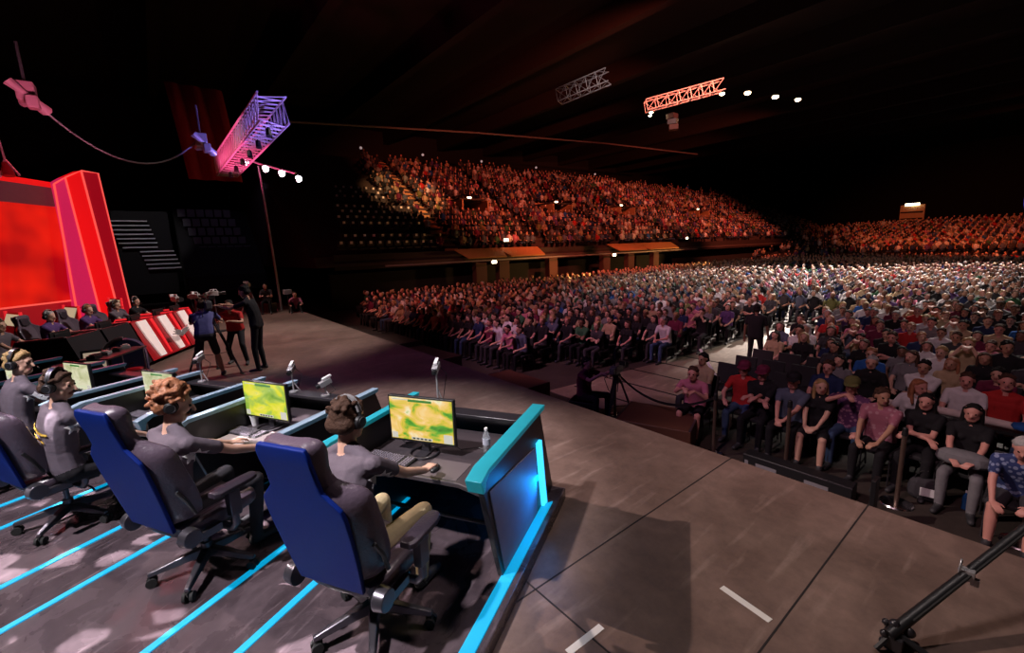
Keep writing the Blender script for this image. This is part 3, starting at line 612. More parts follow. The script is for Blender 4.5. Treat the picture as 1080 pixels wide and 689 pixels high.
for i, (u, v, dr, q, s, p, hc_, hs, sk, lb, hl_, wb) in enumerate(PL):
    o, hf, tor, P = person('person', lb, seatp(**dict(dict(scale=1.13), **q)), A(u, v, .12), RZA + dr, s, p, sk, hc_, hs, voxel=.0075 if i < 3 else .010, group='players of the near team', seed=i)
    team_marks(o, P, tor); headset(o, hf, hl_, wb)
# ================================================================== FAR TEAM
def bseat(**k): return seatp(**k)
st(MB().prism([(-17.9, -1.6), (-9.9, -5.7), (-8.6, -3.2), (-16.6, .9)], .002, .10, 'z'), 'floor_far_platform', M_plat, smooth=0)
M_rwhite = mat('white_glow_stripe', (.8, .7, .68), .4, emit=(1, .72, .66), es=.35)
M_rled = mat('red_led_strip', (.5, .02, .02), .4, emit=(.9, .02, .03), es=.7)
def red_booth(s, label, w=.92):
    t = tag(empty('desk_booth', B(s, 0, .10), RZB), label, 'desk', 'red desk booths of the far team'); h = w / 2; Z = -.10
    for sx in (-1, 1):
        x = sx * h * .96
        MB().prism([(-1.15, .95 + Z), (-1.15, 1.05 + Z), (-.32, 1.09 + Z), (.0, .12 + Z), (-.9, .12 + Z)], x - .02, x + .02).build('side_wall', M_wall, t)
        MB().loft([[(x - .03, y, z), (x + .03, y, z), (x + .03, y, z - .04), (x - .03, y, z - .04)] for y, z in ((-1.18, .97 + Z), (-1.12, 1.07 + Z), (-.32, 1.11 + Z))]).build('top_rail', M_rled if s > .4 else M_steel, t)
    MB().prism([(-.36, 1.09 + Z), (-.30, 1.09 + Z), (.04, .12 + Z), (-.02, .12 + Z)], -h, h).build('front_panel', M_red if s > .4 else M_wall, t)
    if s < .4: return t
    g = MB(); g.loft([[(x0, y, z), (x1, y, z), (x1, y + .03, z + .01), (x0, y + .03, z + .01)] for x0, x1, y, z in ((-.02, .34, -.27, 1.07 + Z), (-.06, .30, -.13, .67 + Z), (-.10, .14, .035, .16 + Z))])
    g.build('white_stripe', M_rwhite, t)
    g = MB(); g.loft([[(x0, y, z), (x1, y, z), (x1, y + .03, z + .01), (x0, y + .03, z + .01)] for x0, x1, y, z in ((-.30, -.22, -.27, 1.07 + Z), (-.34, -.26, -.13, .67 + Z), (-.36, -.32, .035, .16 + Z))])
    g.build('red_stripe', M_rled, t)
    MB().box((0, -.68, .80 + Z), (w - .08, .72, .04)).build('desktop', M_desk, t)
    MB().box((0, -.38, 1.04 + Z), (w - .08, .16, .03)).build('front_ledge', M_blackm, t)
    return t
BS = [-1.35, -.36, .62, 1.52, 2.48]
for i, s in enumerate(BS):
    red_booth(s, ('red and white striped booth nearest the stage centre, mostly hidden behind equipment', 'red booth of the player in mauve shirt, second from stage centre', 'red booth with wide white stripe, middle of the far row', 'red booth with emblem on its front, fourth in the far row', 'red booth at the far end, beside the camera tripod')[i])
# silver winged emblem on the fourth red booth
em = tag(empty('wall_emblem', B(1.45, .10, .55), RZB + .0), 'silver winged emblem in front of the red striped booths', 'emblem')
R0 = Matrix.Rotation(.33, 3, 'X')
for s in (-1, 1):
    mb = MB()
    for k in range(3): mb.loft([[V3((s * a, 0, b)), V3((s * a, .03, b)), V3((s * a, .03, b + c)), V3((s * a, 0, b + c))] for a, b, c in ((.02, -.05 + k * .05, .05), (.25, .02 + k * .05, .045), (.42 - k * .05, .06 + k * .06, .012))])
    mb.build('wing', M_silver, em, smooth=0)
MB().sph((0, .02, .02), (.07, .03, .09), 10, 8).build('crest', M_silver, em)
gchair = chair_proto('gaming_chair', False)
BPL = [(-1.5, 'brown', 'short', dict(yaw=-.1, lean=.1), 'team'), (-.25, 'grey', 'short', dict(yaw=-.15, lean=.05, hand_r=(.2, .5, .78)), 'purple'), (.85, 'auburn', 'short', dict(yaw=-.2, lean=.12), 'purple'), (1.9, 'brown', 'short', dict(yaw=-.1, lean=.1), 'team'), (2.75, 'black', 'short', dict(yaw=-.2, lean=.1), 'black')]
for i, (s, hc_, hs, q, shc) in enumerate(BPL):
    c = gchair if i == 0 else copy_tree(gchair); c.location = B(s, -1.72, .10); c.rotation_euler.z = RZB + .04 * (i - 2)
    w = ('nearest the stage centre', 'second from the stage centre', 'middle of the far row', 'fourth in the far row', 'at the far end of the row')[i]
    tag(c, 'grey-backed gaming chair of the far team, ' + w, 'gaming chair', 'grey gaming chairs of the far team')
    o, hf, tor, P = person('person', ('far team player nearest the stage centre, half hidden by equipment', 'far team player in mauve shirt with silver headset, second from centre', 'far team player with reddish hair in the middle of the far row', 'far team player fourth in the far row, low behind the emblem booth', 'far team player in black shirt at the far end')[i], seatp(**q), B(s, -1.62, .10), RZB, shc, 'black', 'fair', hc_, hs, voxel=.012, group='players of the far team', seed=20 + i)
    headset(o, hf, 'headset on the far team player ' + w, True, 'far team headsets')
    monitor(B(s, -.62, .80), RZB, .5, .3, sm3, 'monitor on the far team booth, ' + w, group='far team monitors')
# pale display boxes standing behind the far row
M_disp = mat('pale_display', (.3, .3, .2), .4, emit=(.62, .58, .36), es=.6)
for i, (s0, s1, z) in enumerate(((-.2, .6, 1.28), (1.5, 2.3, 1.22), (3.3, 4.0, 1.24))):
    t = tag(empty('display_stand', B((s0 + s1) / 2, -2.6, 0), RZB + .9), 'red framed stand with pale display behind the far team, ' + ('nearest the left picture edge', 'middle of three', 'rightmost by the red fins')[i], 'display', 'pale displays behind the far team')
    w = s1 - s0
    R1 = Matrix.Rotation(-.35, 3, 'X')
    MB().box((0, 0, z), (w, .05, .36), R1).build('screen_casing', M_red, t, bevel=.01)
    MB().box(V3((0, -.03, z + .01)), (w - .12, .02, .27), R1).build('screen', M_disp, t, smooth=0)
    MB().prism([(-w / 2, 0), (w / 2, 0), (w * .4, z - .1), (-w * .4, z - .1)], -.1, .1, 'y').build('stand_body', M_red, t, smooth=0)
    for sx in (-1, 1): MB().tube([(sx * (w / 2 + .04), 0, .0), (sx * (w / 2 + .04), .02, z + .2)], .03, 6).build('side_post', M_rled, t)
# clutter between the rows: standing portrait display, arch, rolls, floor monitors
t = tag(empty('portrait_display', (-11.55, -1.15, 0), 1.5), 'beige portrait screen leaning between the two teams', 'display')
R1 = Matrix.Rotation(-.3, 3, 'X')
MB().box((0, 0, .52), (.42, .04, .66), R1).build('frame', M_black, t, bevel=.006); MB().box((0, -.025, .525), (.34, .01, .56), R1).build('screen', mat('beige_screen', (.3, .25, .2), .5, emit=(.55, .42, .30), es=.55), t, smooth=0)
MB().tube([(-.2, .25, 0), (-.2, .05, .6)], .015).tube([(.2, .25, 0), (.2, .05, .6)], .015).build('prop_leg', M_black, t)
t = tag(empty('cable_arch', (-12.3, -.75, 0), 1.5), 'dark blue arched hood beside the beige portrait screen', 'hood')
MB().torus((0, 0, .55), .36, .035, ax=(0, 1, 0), a0=0, a1=PI * 1).build('arch_tube', M_alu, t)
MB().prism([(.33 * math.cos(a), .55 + .33 * math.sin(a)) for a in [PI * k / 14 for k in range(15)]] + [(-.33, .02), (.33, .02)], -.02, .25, 'y').build('hood_body', mat('dark_blue_panel', (.015, .02, .07), .4), t)
t = tag(empty('equipment_bag', (-11.8, -.62, .0), 1.3), 'bright red bag below the dark blue hood', 'bag')
MB().loft([[(x * k, y * k, z) for x, y in ((-.22, -.12), (.22, -.12), (.25, 0), (.22, .12), (-.22, .12), (-.25, 0))] for z, k in ((0, .9), (.08, 1), (.28, .95), (.36, .6))]).build('bag_body', M_red, t, subsurf=1); MB().torus((0, 0, .36), .09, .012, ax=(0, 1, 0), a0=0, a1=PI).build('handle', M_black, t)
t = tag(empty('floor_monitor', (-11.0, -.55, 0), 1.2), 'black round-shouldered floor speaker in front of the red bag', 'speaker')
MB().prism([(-.2, 0), (.2, 0), (.22, .2), (.05, .42), (-.2, .42)], -.25, .25).build('cabinet', M_black, t, bevel=.03); MB().cyl((0, .225, .14), (0, .10, .34), .1, n=20).build('driver', M_alu, t)
for i, (x, y, rz, L) in enumerate(((-10.75, -1.45, .5, 1.3), (-11.9, -2.3, .5, 1.2), (-10.2, -.75, .3, .9), (-9.7, -.2, -.5, 1.1), (-8.5, .75, -.35, 1.2))):
    t = tag(empty('stage_riser', (x, y, 0), rz), ('low black riser beside the beige portrait screen', 'low black riser behind the fourth near monitor', 'small black riser in front of the floor speaker', 'black floor case behind the curly-haired player\'s monitor', 'black floor case between tripod and lime green monitor')[i], 'riser', 'black risers between the teams')
    MB().box((0, 0, .14), (L, .45, .24)).build('body', M_black, t, bevel=.01); MB().box((0, 0, .265), (L + .02, .47, .02)).build('steel_edge', M_steel, t, bevel=.004)
def table(loc, rz, L, label):
    t = tag(empty('equipment_table', loc, rz), label, 'table'); MB().box((0, 0, .74), (L, .5, .03)).build('top', M_blackm, t)
    for sx in (-1, 1):
        for sy in (-1, 1): MB().tube([(sx * (L / 2 - .05), sy * .2, 0), (sx * (L / 2 - .05), sy * .2, .74)], .015, 6).build('leg', M_steel, t)
    return t
table(B(-1.9, .5, 0), RZB, 1.2, 'black equipment table between the two teams, carrying small silver devices')
for k in range(4):
    tag(MB().box((0, 0, .03), (.2, .14, .06)).box((0, 0, .07), (.14, .08, .02)).build('control_box', M_silver if k % 2 else M_black, loc=B(-2.35 + k * .3, .45, .755), rz=RZB + .2 * k, bevel=.004), ('first', 'second', 'third', 'fourth')[k] + ' small control box from the centre on the equipment table', 'device', 'control boxes on the equipment table')
# ------------------------------------------------------------------ backdrop
M_scr = bpy.data.materials.new('red_led_screen'); M_scr.use_nodes = True
nt = M_scr.node_tree; b = nt.nodes['Principled BSDF']; b.inputs['Base Color'].default_value = (.1, .002, .002, 1); b.inputs['Roughness'].default_value = .5
tc = nt.nodes.new('ShaderNodeTexCoord'); n = nt.nodes.new('ShaderNodeTexNoise'); n.inputs['Scale'].default_value = .5; nt.links.new(tc.outputs['Object'], n.inputs['Vector'])
r = nt.nodes.new('ShaderNodeValToRGB'); r.color_ramp.elements[0].color = (.42, .001, .004, 1); r.color_ramp.elements[1].color = (.95, .012, .004, 1); r.color_ramp.elements[0].position = .35; r.color_ramp.elements[1].position = .6
nt.links.new(n.outputs['Fac'], r.inputs['Fac']); nt.links.new(r.outputs[0], b.inputs['Emission Color']); b.inputs['Emission Strength'].default_value = .9
M_fin1 = mat('pink_backlit_fin', (.4, .03, .08), .5, emit=(.62, .015, .09), es=.8); M_fin2 = mat('red_backlit_fin', (.5, .01, .01), .5, emit=(.85, .006, .008), es=.8); M_fin3 = mat('dark_red_fin', (.25, .01, .02), .5, emit=(.32, .003, .010), es=.8)
M_edge = mat('fin_edge_light', (.6, .1, .1), .4, emit=(1, .10, .08), es=.9)
t = tag(empty('led_screen', (-23.6, -4.1, 0)), 'giant glowing red screen on the stage backdrop behind the far team', 'screen')
d = V3((-.77, .64, 0)); nrm = V3((.64, .77, 0)); O = V3((0, 0, 0))
def slab(pts, th, nv): return MB().loft([[V3(p) for p in pts], [V3(p) - nv * th for p in pts]])
e0, e1 = -7.5 * d, 2.1 * d
slab([e0 + V3((0, 0, 1.0)), e1 + V3((0, 0, 1.0)), e1 + V3((0, 0, 4.72)), e0 + V3((0, 0, 4.85))], .25, nrm).build('screen_panel', M_scr, t, smooth=0)
slab([e0 + V3((0, 0, 4.87)), e1 + V3((0, 0, 4.74)), e1 + V3((0, 0, 5.45)), e0 + V3((0, 0, 5.6))], .3, nrm).build('header_panel', mat('grey_header', (.16, .06, .08), .5, emit=(.10, .02, .03), es=.5), t, smooth=0)
slab([e0 + V3((0, 0, 5.6)), e1 + V3((0, 0, 5.45)), e1 + V3((0, 0, 5.66)), e0 + V3((0, 0, 5.85))], .5, nrm).build('top_edge', M_fin2, t, smooth=0)
slab([e0 + V3((0, 0, 0)), e1 + V3((0, 0, 0)), e1 + V3((0, 0, 1.0)), e0 + V3((0, 0, 1.0))], .4, nrm).build('plinth', M_fin3, t, smooth=0)
slab([e0 + nrm * .03 + V3((0, 0, 1.0)), e1 + nrm * .03 + V3((0, 0, 1.0)), e1 + nrm * .03 + V3((0, 0, 1.06)), e0 + nrm * .03 + V3((0, 0, 1.06))], .05, nrm).build('bottom_trim', M_edge, t, smooth=0)
FN = [(((-25.4, -2.7, 5.62), (-25.44, -2.34, 5.9)), ((-24.80, -2.75, 0), (-24.9, -2.05, 0)), M_fin1, 'pinkish red backlit fin next to the giant red screen'),
      (((-25.44, -2.34, 5.9), (-25.07, -1.81, 6.14)), ((-24.9, -2.05, 0), (-24.5, -1.45, 0)), M_fin2, 'bright red backlit fin, middle of the three beside the screen'),
      (((-25.07, -1.81, 6.14), (-24.91, -1.31, 6.05)), ((-24.5, -1.45, 0), (-24.4, -1.05, 0)), M_fin3, 'dark red fin with glowing edges, rightmost of the backdrop')]
for (ta, tb), (ba, bb), m, lb in FN:
    t = tag(empty('backdrop_fin', ba), lb, 'backdrop fin', 'fins beside the red screen'); o = V3(ba); q = [V3(x) - o for x in (ba, bb, tb, ta)]
    MB().loft([q, [x + V3((-.35, -.25, 0)) for x in q]]).build('panel', m, t, smooth=0)
    MB().tube([q[0] + V3((.03, .02, 0)), q[3] + V3((.03, .02, 0))], .035, 4).build('edge_light', M_edge, t, smooth=0); MB().tube([q[3] + V3((.03, .02, 0)), q[2] + V3((.03, .02, 0)), q[1] + V3((.03, .02, 0))], .03, 4).build('edge_light', M_edge, t, smooth=0)
# ------------------------------------------------------------------ crew
def tripod(loc, h, rz, label, sp=.5, m=None):
    t = tag(empty('camera_tripod', loc, rz), label, 'tripod'); m = m or M_alu
    for k in range(3):
        a = 2 * PI * k / 3 + .5; c, s = math.cos(a), math.sin(a); P = lambda f: V3((c * (.06 + sp * f), s * (.06 + sp * f), (h - .12) * (1 - f) + .02))
        lg = MB(); sd = V3((-s, c, 0)) * .022
        lg.tube([P(0) + sd, P(.55) + sd], .018, 6).tube([P(0) - sd, P(.55) - sd], .018, 6).tube([P(.4), P(1)], .022, 6); lg.build('leg', m, t)
        MB().box(P(1) + V3((0, 0, -.005)), (.07, .05, .03)).build('foot', M_rubber, t)
        MB().tube([P(.62), V3((0, 0, h * .32))], .007, 5).build('spreader', M_black, t)
    MB().cyl((0, 0, h - .16), (0, 0, h - .06), .07, .06).box((0, 0, h - .03), (.11, .14, .07)).build('fluid_head', M_black, t, bevel=.005)
    MB().tube([(.06, -.05, h - .03), (.2, -.38, h - .2)], .011, 6).build('pan_handle', M_black, t)
    return t
def bcam(loc, rz, label, k=1.0, white=False, name='broadcast_camera'):
    t = tag(empty(name, loc, rz), label, 'camera', 'broadcast cameras on stage'); mw = M_white if white else M_black
    MB().box((0, 0, .12 * k), (.13 * k, .34 * k, .18 * k)).box((0, -.2 * k, .12 * k), (.11 * k, .12 * k, .13 * k)).build('body', mat('camera_grey', (.10, .10, .11), .4) if not white else mat('camera_pale', (.42, .38, .38), .5), t, bevel=.008)
    MB().cyl((0, .17 * k, .12 * k), (0, .36 * k, .12 * k), .05 * k, .06 * k, 18).cyl((0, .36 * k, .12 * k), (0, .42 * k, .12 * k), .075 * k, .085 * k, 18).build('lens', M_black, t)
    MB().tube([(0, -.12 * k, .21 * k), (0, -.10 * k, .28 * k), (0, .12 * k, .28 * k), (0, .14 * k, .21 * k)], .013 * k, 8).build('handle', mw, t)
    MB().box((.12 * k, .02 * k, .26 * k), (.12 * k, .06 * k, .09 * k)).tube([(.02 * k, .05 * k, .20 * k), (.10 * k, .02 * k, .25 * k)], .01 * k, 6).build('viewfinder', mw, t, bevel=.004)
    MB().tube([(-.06 * k, -.2 * k, .1 * k), (-.15 * k, -.28 * k, -.05 * k), (-.1 * k, -.2 * k, -.3 * k), (-.02 * k, -.05 * k, -.5 * k)], .008 * k, 5).build('cable', M_black, t)
    return t
def standp(**k):
    q = dict(hip=(0, 0, .94), foot_l=(-.14, .02, .08), foot_r=(.14, .0, .08), knee_l=(-.1, 1, .1), knee_r=(.1, 1, .1), hand_l=(-.28, .1, .85), hand_r=(.28, .1, .85), elbow_l=(-1, -1, -.5), elbow_r=(1, -1, -.5), curl_l=.5, curl_r=.5)
    q.update(k); return q
FV = math.atan2
tripod((-11.35, .72, 0), 1.42, .4, 'black camera tripod between the cameraman in shorts and the man in black')
bcam((-11.35, .72, 1.42), PI * .55, 'large broadcast camera on the tripod among the three crew members')
def face(frm, to): d = V3(to) - V3(frm); return math.atan2(-d.x, d.y)
person('person', 'crew man all in black standing and reaching to the tripod camera', standp(lean=.22, hand_l=(-.12, .66, 1.5), hand_r=(.14, .66, 1.5), elbow_l=(-.6, 0, -1), elbow_r=(.6, 0, -1), pitch=-.2, hip=(0,0,1.04), scale=1.12), (-10.95, 1.55, 0), face((-10.95, 1.48, 0), (-11.4, .75, 0)), 'black', 'black', 'tan', 'black', 'short', voxel=.011, seed=41)
person('person', 'cameraman in blue shirt and dark shorts, seen from behind at the tripod', standp(lean=.55, shorts=True, hip=(0, -.12, .93), hand_l=(-.1, .55, 1.2), hand_r=(.15, .55, 1.25), elbow_l=(-1, 0, -1), elbow_r=(1, 0, -1), foot_l=(-.22, -.05, .08), foot_r=(.2, .1, .08), pitch=-.1, scale=1.04), (-11.1, .62, 0), face((-11.05, .62, 0), (-12, .75, 0)), 'lavender', 'charcoal', 'fair', 'brown', 'short', voxel=.011, seed=42)
person('person', 'bearded crew member in red shirt bending behind the tripod camera', standp(lean=.5, hip=(0, -.1, .82), hand_l=(-.1, .5, 1.1), hand_r=(.15, .5, 1.1), elbow_l=(-1, 0, -1), elbow_r=(1, 0, -1), pitch=.1, foot_l=(-.2, .1, .08), foot_r=(.2, -.2, .08)), (-12.1, 1.25, 0), face((-12.1, 1.25, 0), (-11.2, .9, 0)), 'red', 'black', 'tan', 'black', 'short', voxel=.012, seed=43)
def stool(loc, label, h=.45):
    t = tag(empty('flight_case', loc, .4), label, 'case'); MB().box((0, 0, h / 2), (.5, .4, h - .02)).build('body', M_black, t, bevel=.008)
    for z in (.02, h - .02): MB().box((0, 0, z), (.52, .42, .02)).build('metal_edge', M_steel, t)
stool((-22.3, 3.75, 0), 'black case under the seated crew member at the far end of the stage')
person('person', 'crew member in dark shirt seated at the far end of the stage', seatp(hip=(0, 0, .56), lean=.25, hand_l=(-.1, .4, .8), hand_r=(.1, .4, .82)), (-22.3, 3.7, 0), face((0, 0, 0), (1, -.3, 0)), 'charcoal', 'black', 'rosy', 'black', 'short', voxel=.016, seed=44)
tripod((-22.4, 3.05, 0), 1.2, .2, 'slender tripod at the far end of the stage, carrying a pale camera', .35, M_silver); bcam((-22.4, 3.05, 1.2), -2.0, 'pale camera on the slender tripod at the far end of the stage', .9, True)
person('person', 'crew member in pinkish shirt sitting low at the far stage corner', seatp(hip=(0, 0, .12), lean=.1, foot_l=(-.2, .5, .05), foot_r=(.2, .5, .05), hand_l=(-.2, .4, .35), hand_r=(.2, .4, .35)), (-21.6, 4.7, 0), face((0, 0, 0), (1, -.2, 0)), 'pink', 'black', 'rosy', 'brown', 'short', voxel=.016, seed=45)
t = tag(empty('box_camera', (-21.3, 4.35, 0)), 'small box camera on a stand beside the pinkish-shirted crew member', 'camera'); MB().tube([(0, 0, 0), (0, 0, .85)], .02).build('stand', M_black, t); MB().box((0, 0, .95), (.35, .3, .2)).build('body', M_silver, t, bevel=.02)
# cameras on posts behind the far booths
for i, (s, d_) in enumerate(((3.5, -.9), (4.25, -.7), (5.1, -.5))):
    p = B(s, d_)
    t = tag(empty('camera_post', p), ('thin post', 'second thin post', 'third thin post')[i] + ' holding a pale camera past the end of the far team row', 'post', 'camera posts beyond the far row'); MB().tube([(0, 0, 0), (0, 0, 1.22)], .025).build('pole', M_alu, t); MB().cyl((0, 0, 0), (0, 0, .03), .22).build('base', M_black, t)
    bcam(p + V3((0, 0, 1.22)), -1.2 + .5 * i, ('pale camera nearest the far team players', 'pale camera in the middle above the far booths', 'pale camera closest to the tripod operators')[i], .85, True)
# ------------------------------------------------------------------ rigging
def truss(name, p0, p1, w, m, label, n, group=None, cat='truss'):
    p0, p1 = V3(p0), V3(p1); d = (p1 - p0); L = d.length; d.normalize(); a = d.cross(V3((0, 0, 1))).normalized(); b = V3((0, 0, 1)); b = (b - d * b.dot(d)).normalized()
    t = tag(empty(name, p0), label, cat, group); c = [a * sx * w / 2 + b * sy * w / 2 for sx, sy in ((-1, -1), (1, -1), (1, 1), (-1, 1))]
    for k in range(4): MB().tube([c[k], c[k] + d * L], w * .045, 6).build('chord', m, t)
    mb = MB()
    for i in range(n):
        x0, x1 = d * L * i / n, d * L * (i + 1) / n
        for k in range(4):
            k2 = (k + 1) % 4; mb.tube([c[k] + x0, c[k2] + x1], w * .028, 4); mb.tube([c[k2] + x0, c[k] + x0], w * .028, 4)
    mb.build('bracing', m, t); return t
M_tr = mat('truss_aluminium', (.6, .58, .62), .45, .3)
truss('stage_truss', (-25.2, 3.2, 6.7), (-16.4, 3.62, 7.15), .82, M_tr, 'long box truss lit pink and violet above the stage', 22)
for i in range(6):
    p = V3((-24 + i * 1.7, 3.2, 6.22)); t = tag(empty('rig_lamp', p), ('first', 'second', 'third', 'fourth', 'fifth', 'sixth')[i] + ' small lamp housing from the far end of the pink truss', 'lamp', 'lamps under the pink truss'); MB().cyl((0, 0, .05), (.05, 0, -.16), .07, .09).build('housing', M_black, t); MB().torus((0, 0, 0), .10, .012, ax=(0, 1, 0)).build('yoke', M_black, t)
# followspot bar on a mast
t = tag(empty('light_mast', (-22.6, 4.3, -.0)), 'slim pole carrying a slanted bar of four bright white lamps', 'lighting mast')
MB().tube([(0, 0, 0), (-.35, -.02, 3.4), (-.8, -.05, 6.55)], [.05, .045, .04]).build('pole', M_silver, t); MB().tube([(-1.45, -.75, 7.05), (-.8, 0, 6.65), (.35, 1.2, 6.15)], .05).build('crossbar', M_silver, t)
M_lamp = mat('lit_lamp_face', (.9, .9, .9), .3, emit=(1, .95, 1), es=14)
for k, (x, y, z) in enumerate(((-1.30, -.45, 6.72), (-.62, .18, 6.42), (-.12, .72, 6.18), (.40, 1.28, 5.92))):
    MB().cyl((x - .15, y, z + .06), (x, y, z), .13, .17).build('lamp_housing', M_black, t); MB().cyl((x, y, z), (x + .02, y - .005, z - .01), .16 - .02 * (k > 0)).build('lamp_face', M_lamp, t)
# chain hoists and slung cable
def hoist(p, label, m):
    t = tag(empty('chain_hoist', p), label, 'hoist', 'chain hoists holding the slung cable'); MB().box((0, 0, 0), (.35, .3, .4)).box((.25, .1, -.25), (.3, .2, .25)).build('motor', m, t, bevel=.03)
    MB().tube([(0, 0, .2), (0, 0, 1.0)], .03, 6).build('chain', M_steel, t); MB().tube([(-.25, -.1, -.15), (0, .1, -.2), (.1, .25, -.35), (.3, 0, -.1), (.35, -.2, .1)], [.1, .06, .12, .06, .1], 8).build('cable_coil', m, t)
M_pk = mat('pink_gel_metal', (.6, .25, .33), .5)
hoist((-14.4, -1.65, 6.15), 'pinkish hoist and lamp cluster at the top left of the picture', M_pk); hoist((-16.7, 1.58, 6.0), 'small silver hoist under the end of the slung cable', M_silver)
pts = [V3((-14.5, -1.45, 5.85)).lerp(V3((-16.65, 1.45, 5.95)), f) - V3((0, 0, .95 * 4 * f * (1 - f) * .9)) for f in [k / 16 for k in range(17)]]
tag(MB().tube(pts, .022, 6).build('rigging_cable', mat('cable_grey', (.3, .24, .27), .5)), 'sagging grey cable slung between the two hoists, top left', 'cable')
t = tag(empty('hanging_lamp', (-18.3, -2.78, 5.15)), 'red lit spotlight with forked yoke hanging above the red screen', 'lamp')
MB().tube([(0, 0, .2), (.0, -.1, 1.9)], .025, 6).build('drop_pole', M_pk, t); MB().tube([(-.25, -.2, -.25), (0, 0, .2), (.25, .25, -.25)], .03, 6).build('yoke', M_pk, t); MB().cyl((0, 0, .1), (.05, .02, -.25), .08, .13).build('housing', M_red, t)
# dark red drape hanging behind the truss
mb = MB(); rr = []
for z, dx in ((11.2, -.8), (8.8, -.2), (6.6, .2)): rr.append([(-29 + math.sin(k * 1.1) * .12, 1.9 + k * .16 + dx * .4, z) for k in range(int(16))])
mb.loft(rr, caps=False, close=False); dr = mb.build('stage_drape', mat('wine_red_drape', (.34, .012, .035), .9)); dr.modifiers.new('s', 'SOLIDIFY').thickness = .04; tag(dr, 'wine red drape hanging behind the pink truss', 'drape')
# bottom-right stand
t = tag(empty('boom_arm', (-.40, 3.20, 0)), 'black boom pole with clamps rising from a foot at the bottom right', 'boom arm')
bd = V3((.27, .62, .29)).normalized()
MB().tube([V3((0, 0, .13)) + bd * k for k in (-.05, .6, 1.6)], [.033, .028, .026], 10).build('pole', M_black, t)
MB().tube([V3((0, 0, .13)) + bd * .1 + V3((.03, 0, .02)), V3((0, 0, .13)) + bd * 1.6 + V3((.03, 0, .02))], .008, 6).build('cable', M_rubber, t)
c = MB()
for k in range(7): c.sph((rnd.uniform(-.06, .06), rnd.uniform(-.04, .06), rnd.uniform(.03, .17)), rnd.uniform(.022, .04), 8, 6)
c.box((0, 0, .06), (.10, .09, .09)); c.build('base_clamp', M_blackm, t, bevel=.006)
MB().tube([(0, 0, .12), (.27, .02, .025)], .018, 6).box((.29, .02, .02), (.06, .05, .035)).build('foot', M_black, t)
MB().tube([(0, .0, .12), (-.06, -.1, .02)], .016, 6).build('foot', M_black, t)
q = V3((0, 0, .13)) + bd * .62
MB().torus(q + V3((-.03, 0, .04)), .04, .006, ax=(1, 0, 0)).box(q, (.075, .05, .07)).build('mid_clamp', M_silver, t, bevel=.004); MB().box(q + V3((.04, .03, -.05)), (.04, .03, .05)).build('clamp_knob', M_silver, t, bevel=.004)
# ================================================================== HALL FURNITURE AT THE STAGE FRONT
def boxcase(loc, sz, rz, label, m=None, group=None):
    t = tag(empty('stage_case', loc, rz), label, 'case', group); x, y, z = sz
    MB().box((0, 0, z / 2), (x, y, z)).build('body', m or mat('dark_brown_case', (.045, .02, .015), .6), t, bevel=.012)
    for sx in (-1, 1): MB().box((sx * (x / 2 - .02), 0, z + .004), (.03, y, .008)).build('edge_trim', M_alu, t)
    return t
boxcase((-13.6, 5.75, -.9), (2.2, .9, .62), .0, 'low dark platform box at the far end of the stage front')
boxcase((-10.9, 5.6, -.9), (2.0, .9, .60), .05, 'low dark platform box below the raised spectator row')
boxcase((-7.6, 6.0, -.9), (1.5, .9, .45), .0, 'brown topped box beside the kneeling cameraman', mat('rust_case', (.10, .035, .02), .6))
boxcase((-4.15, 6.45, -.9), (1.25, 1.0, .45), .35, 'dark reddish brown case at the end of the pale aisle', mat('rust_case', (.10, .035, .02), .6))
boxcase((-5.2, 5.5, -.9), (1.3, .6, .35), 0, 'black case against the stage front below the aisle')
def stanchion(loc, label):
    t = tag(empty('stanchion_post', loc), label, 'stanchion', 'chrome footed barrier posts'); 
    MB().cyl((0, 0, 0), (0, 0, .015), .18, .17, 28).cyl((0, 0, .015), (0, 0, .035), .17, .05, 28).build('base', M_chrome, t)
    MB().cyl((0, 0, .03), (0, 0, .95), .026, n=14).build('pole', mat('tarnished_brass', (.22, .15, .12), .35, .7), t)
    MB().cyl((0, 0, .93), (0, 0, 1.0), .036, .03, 16).sph((0, 0, 1.01), .03).build('belt_head', M_black, t)
    return t
SP = [((-3.22, 6.59, -.9), 'chrome-footed barrier post beside the brown case at the aisle'), ((-2.33, 7.05, -.9), 'barrier post in front of the man in the slate T-shirt'), ((-1.02, 6.99, -.9), 'barrier post with shiny round foot, in front of the long-haired woman in black'), ((.04, 7.01, -.9), 'barrier post whose round foot shows at the right picture edge')]
for p, lb in SP: stanchion(p, lb)
def belt(a, b, lb, m, sag=.12):
    a, b = V3(a), V3(b); mb = MB(); rr = []
    for k in range(13):
        f = k / 12; p = a.lerp(b, f) - V3((0, 0, sag * 4 * f * (1 - f))); rr.append([p + V3((0, .0, .022)), p + V3((0, .004, .022)), p + V3((0, .004, -.022)), p + V3((0, 0, -.022))])
    mb.loft(rr); tag(mb.build('barrier_belt', m), lb, 'belt')
belt((-5.3, 6.75, .05), (-3.25, 6.6, .05), 'dark barrier belt sagging across the pale aisle', M_black, .35)
stanchion((-5.35, 6.8, -.9), 'black barrier post at the kneeling cameraman\'s side of the aisle')
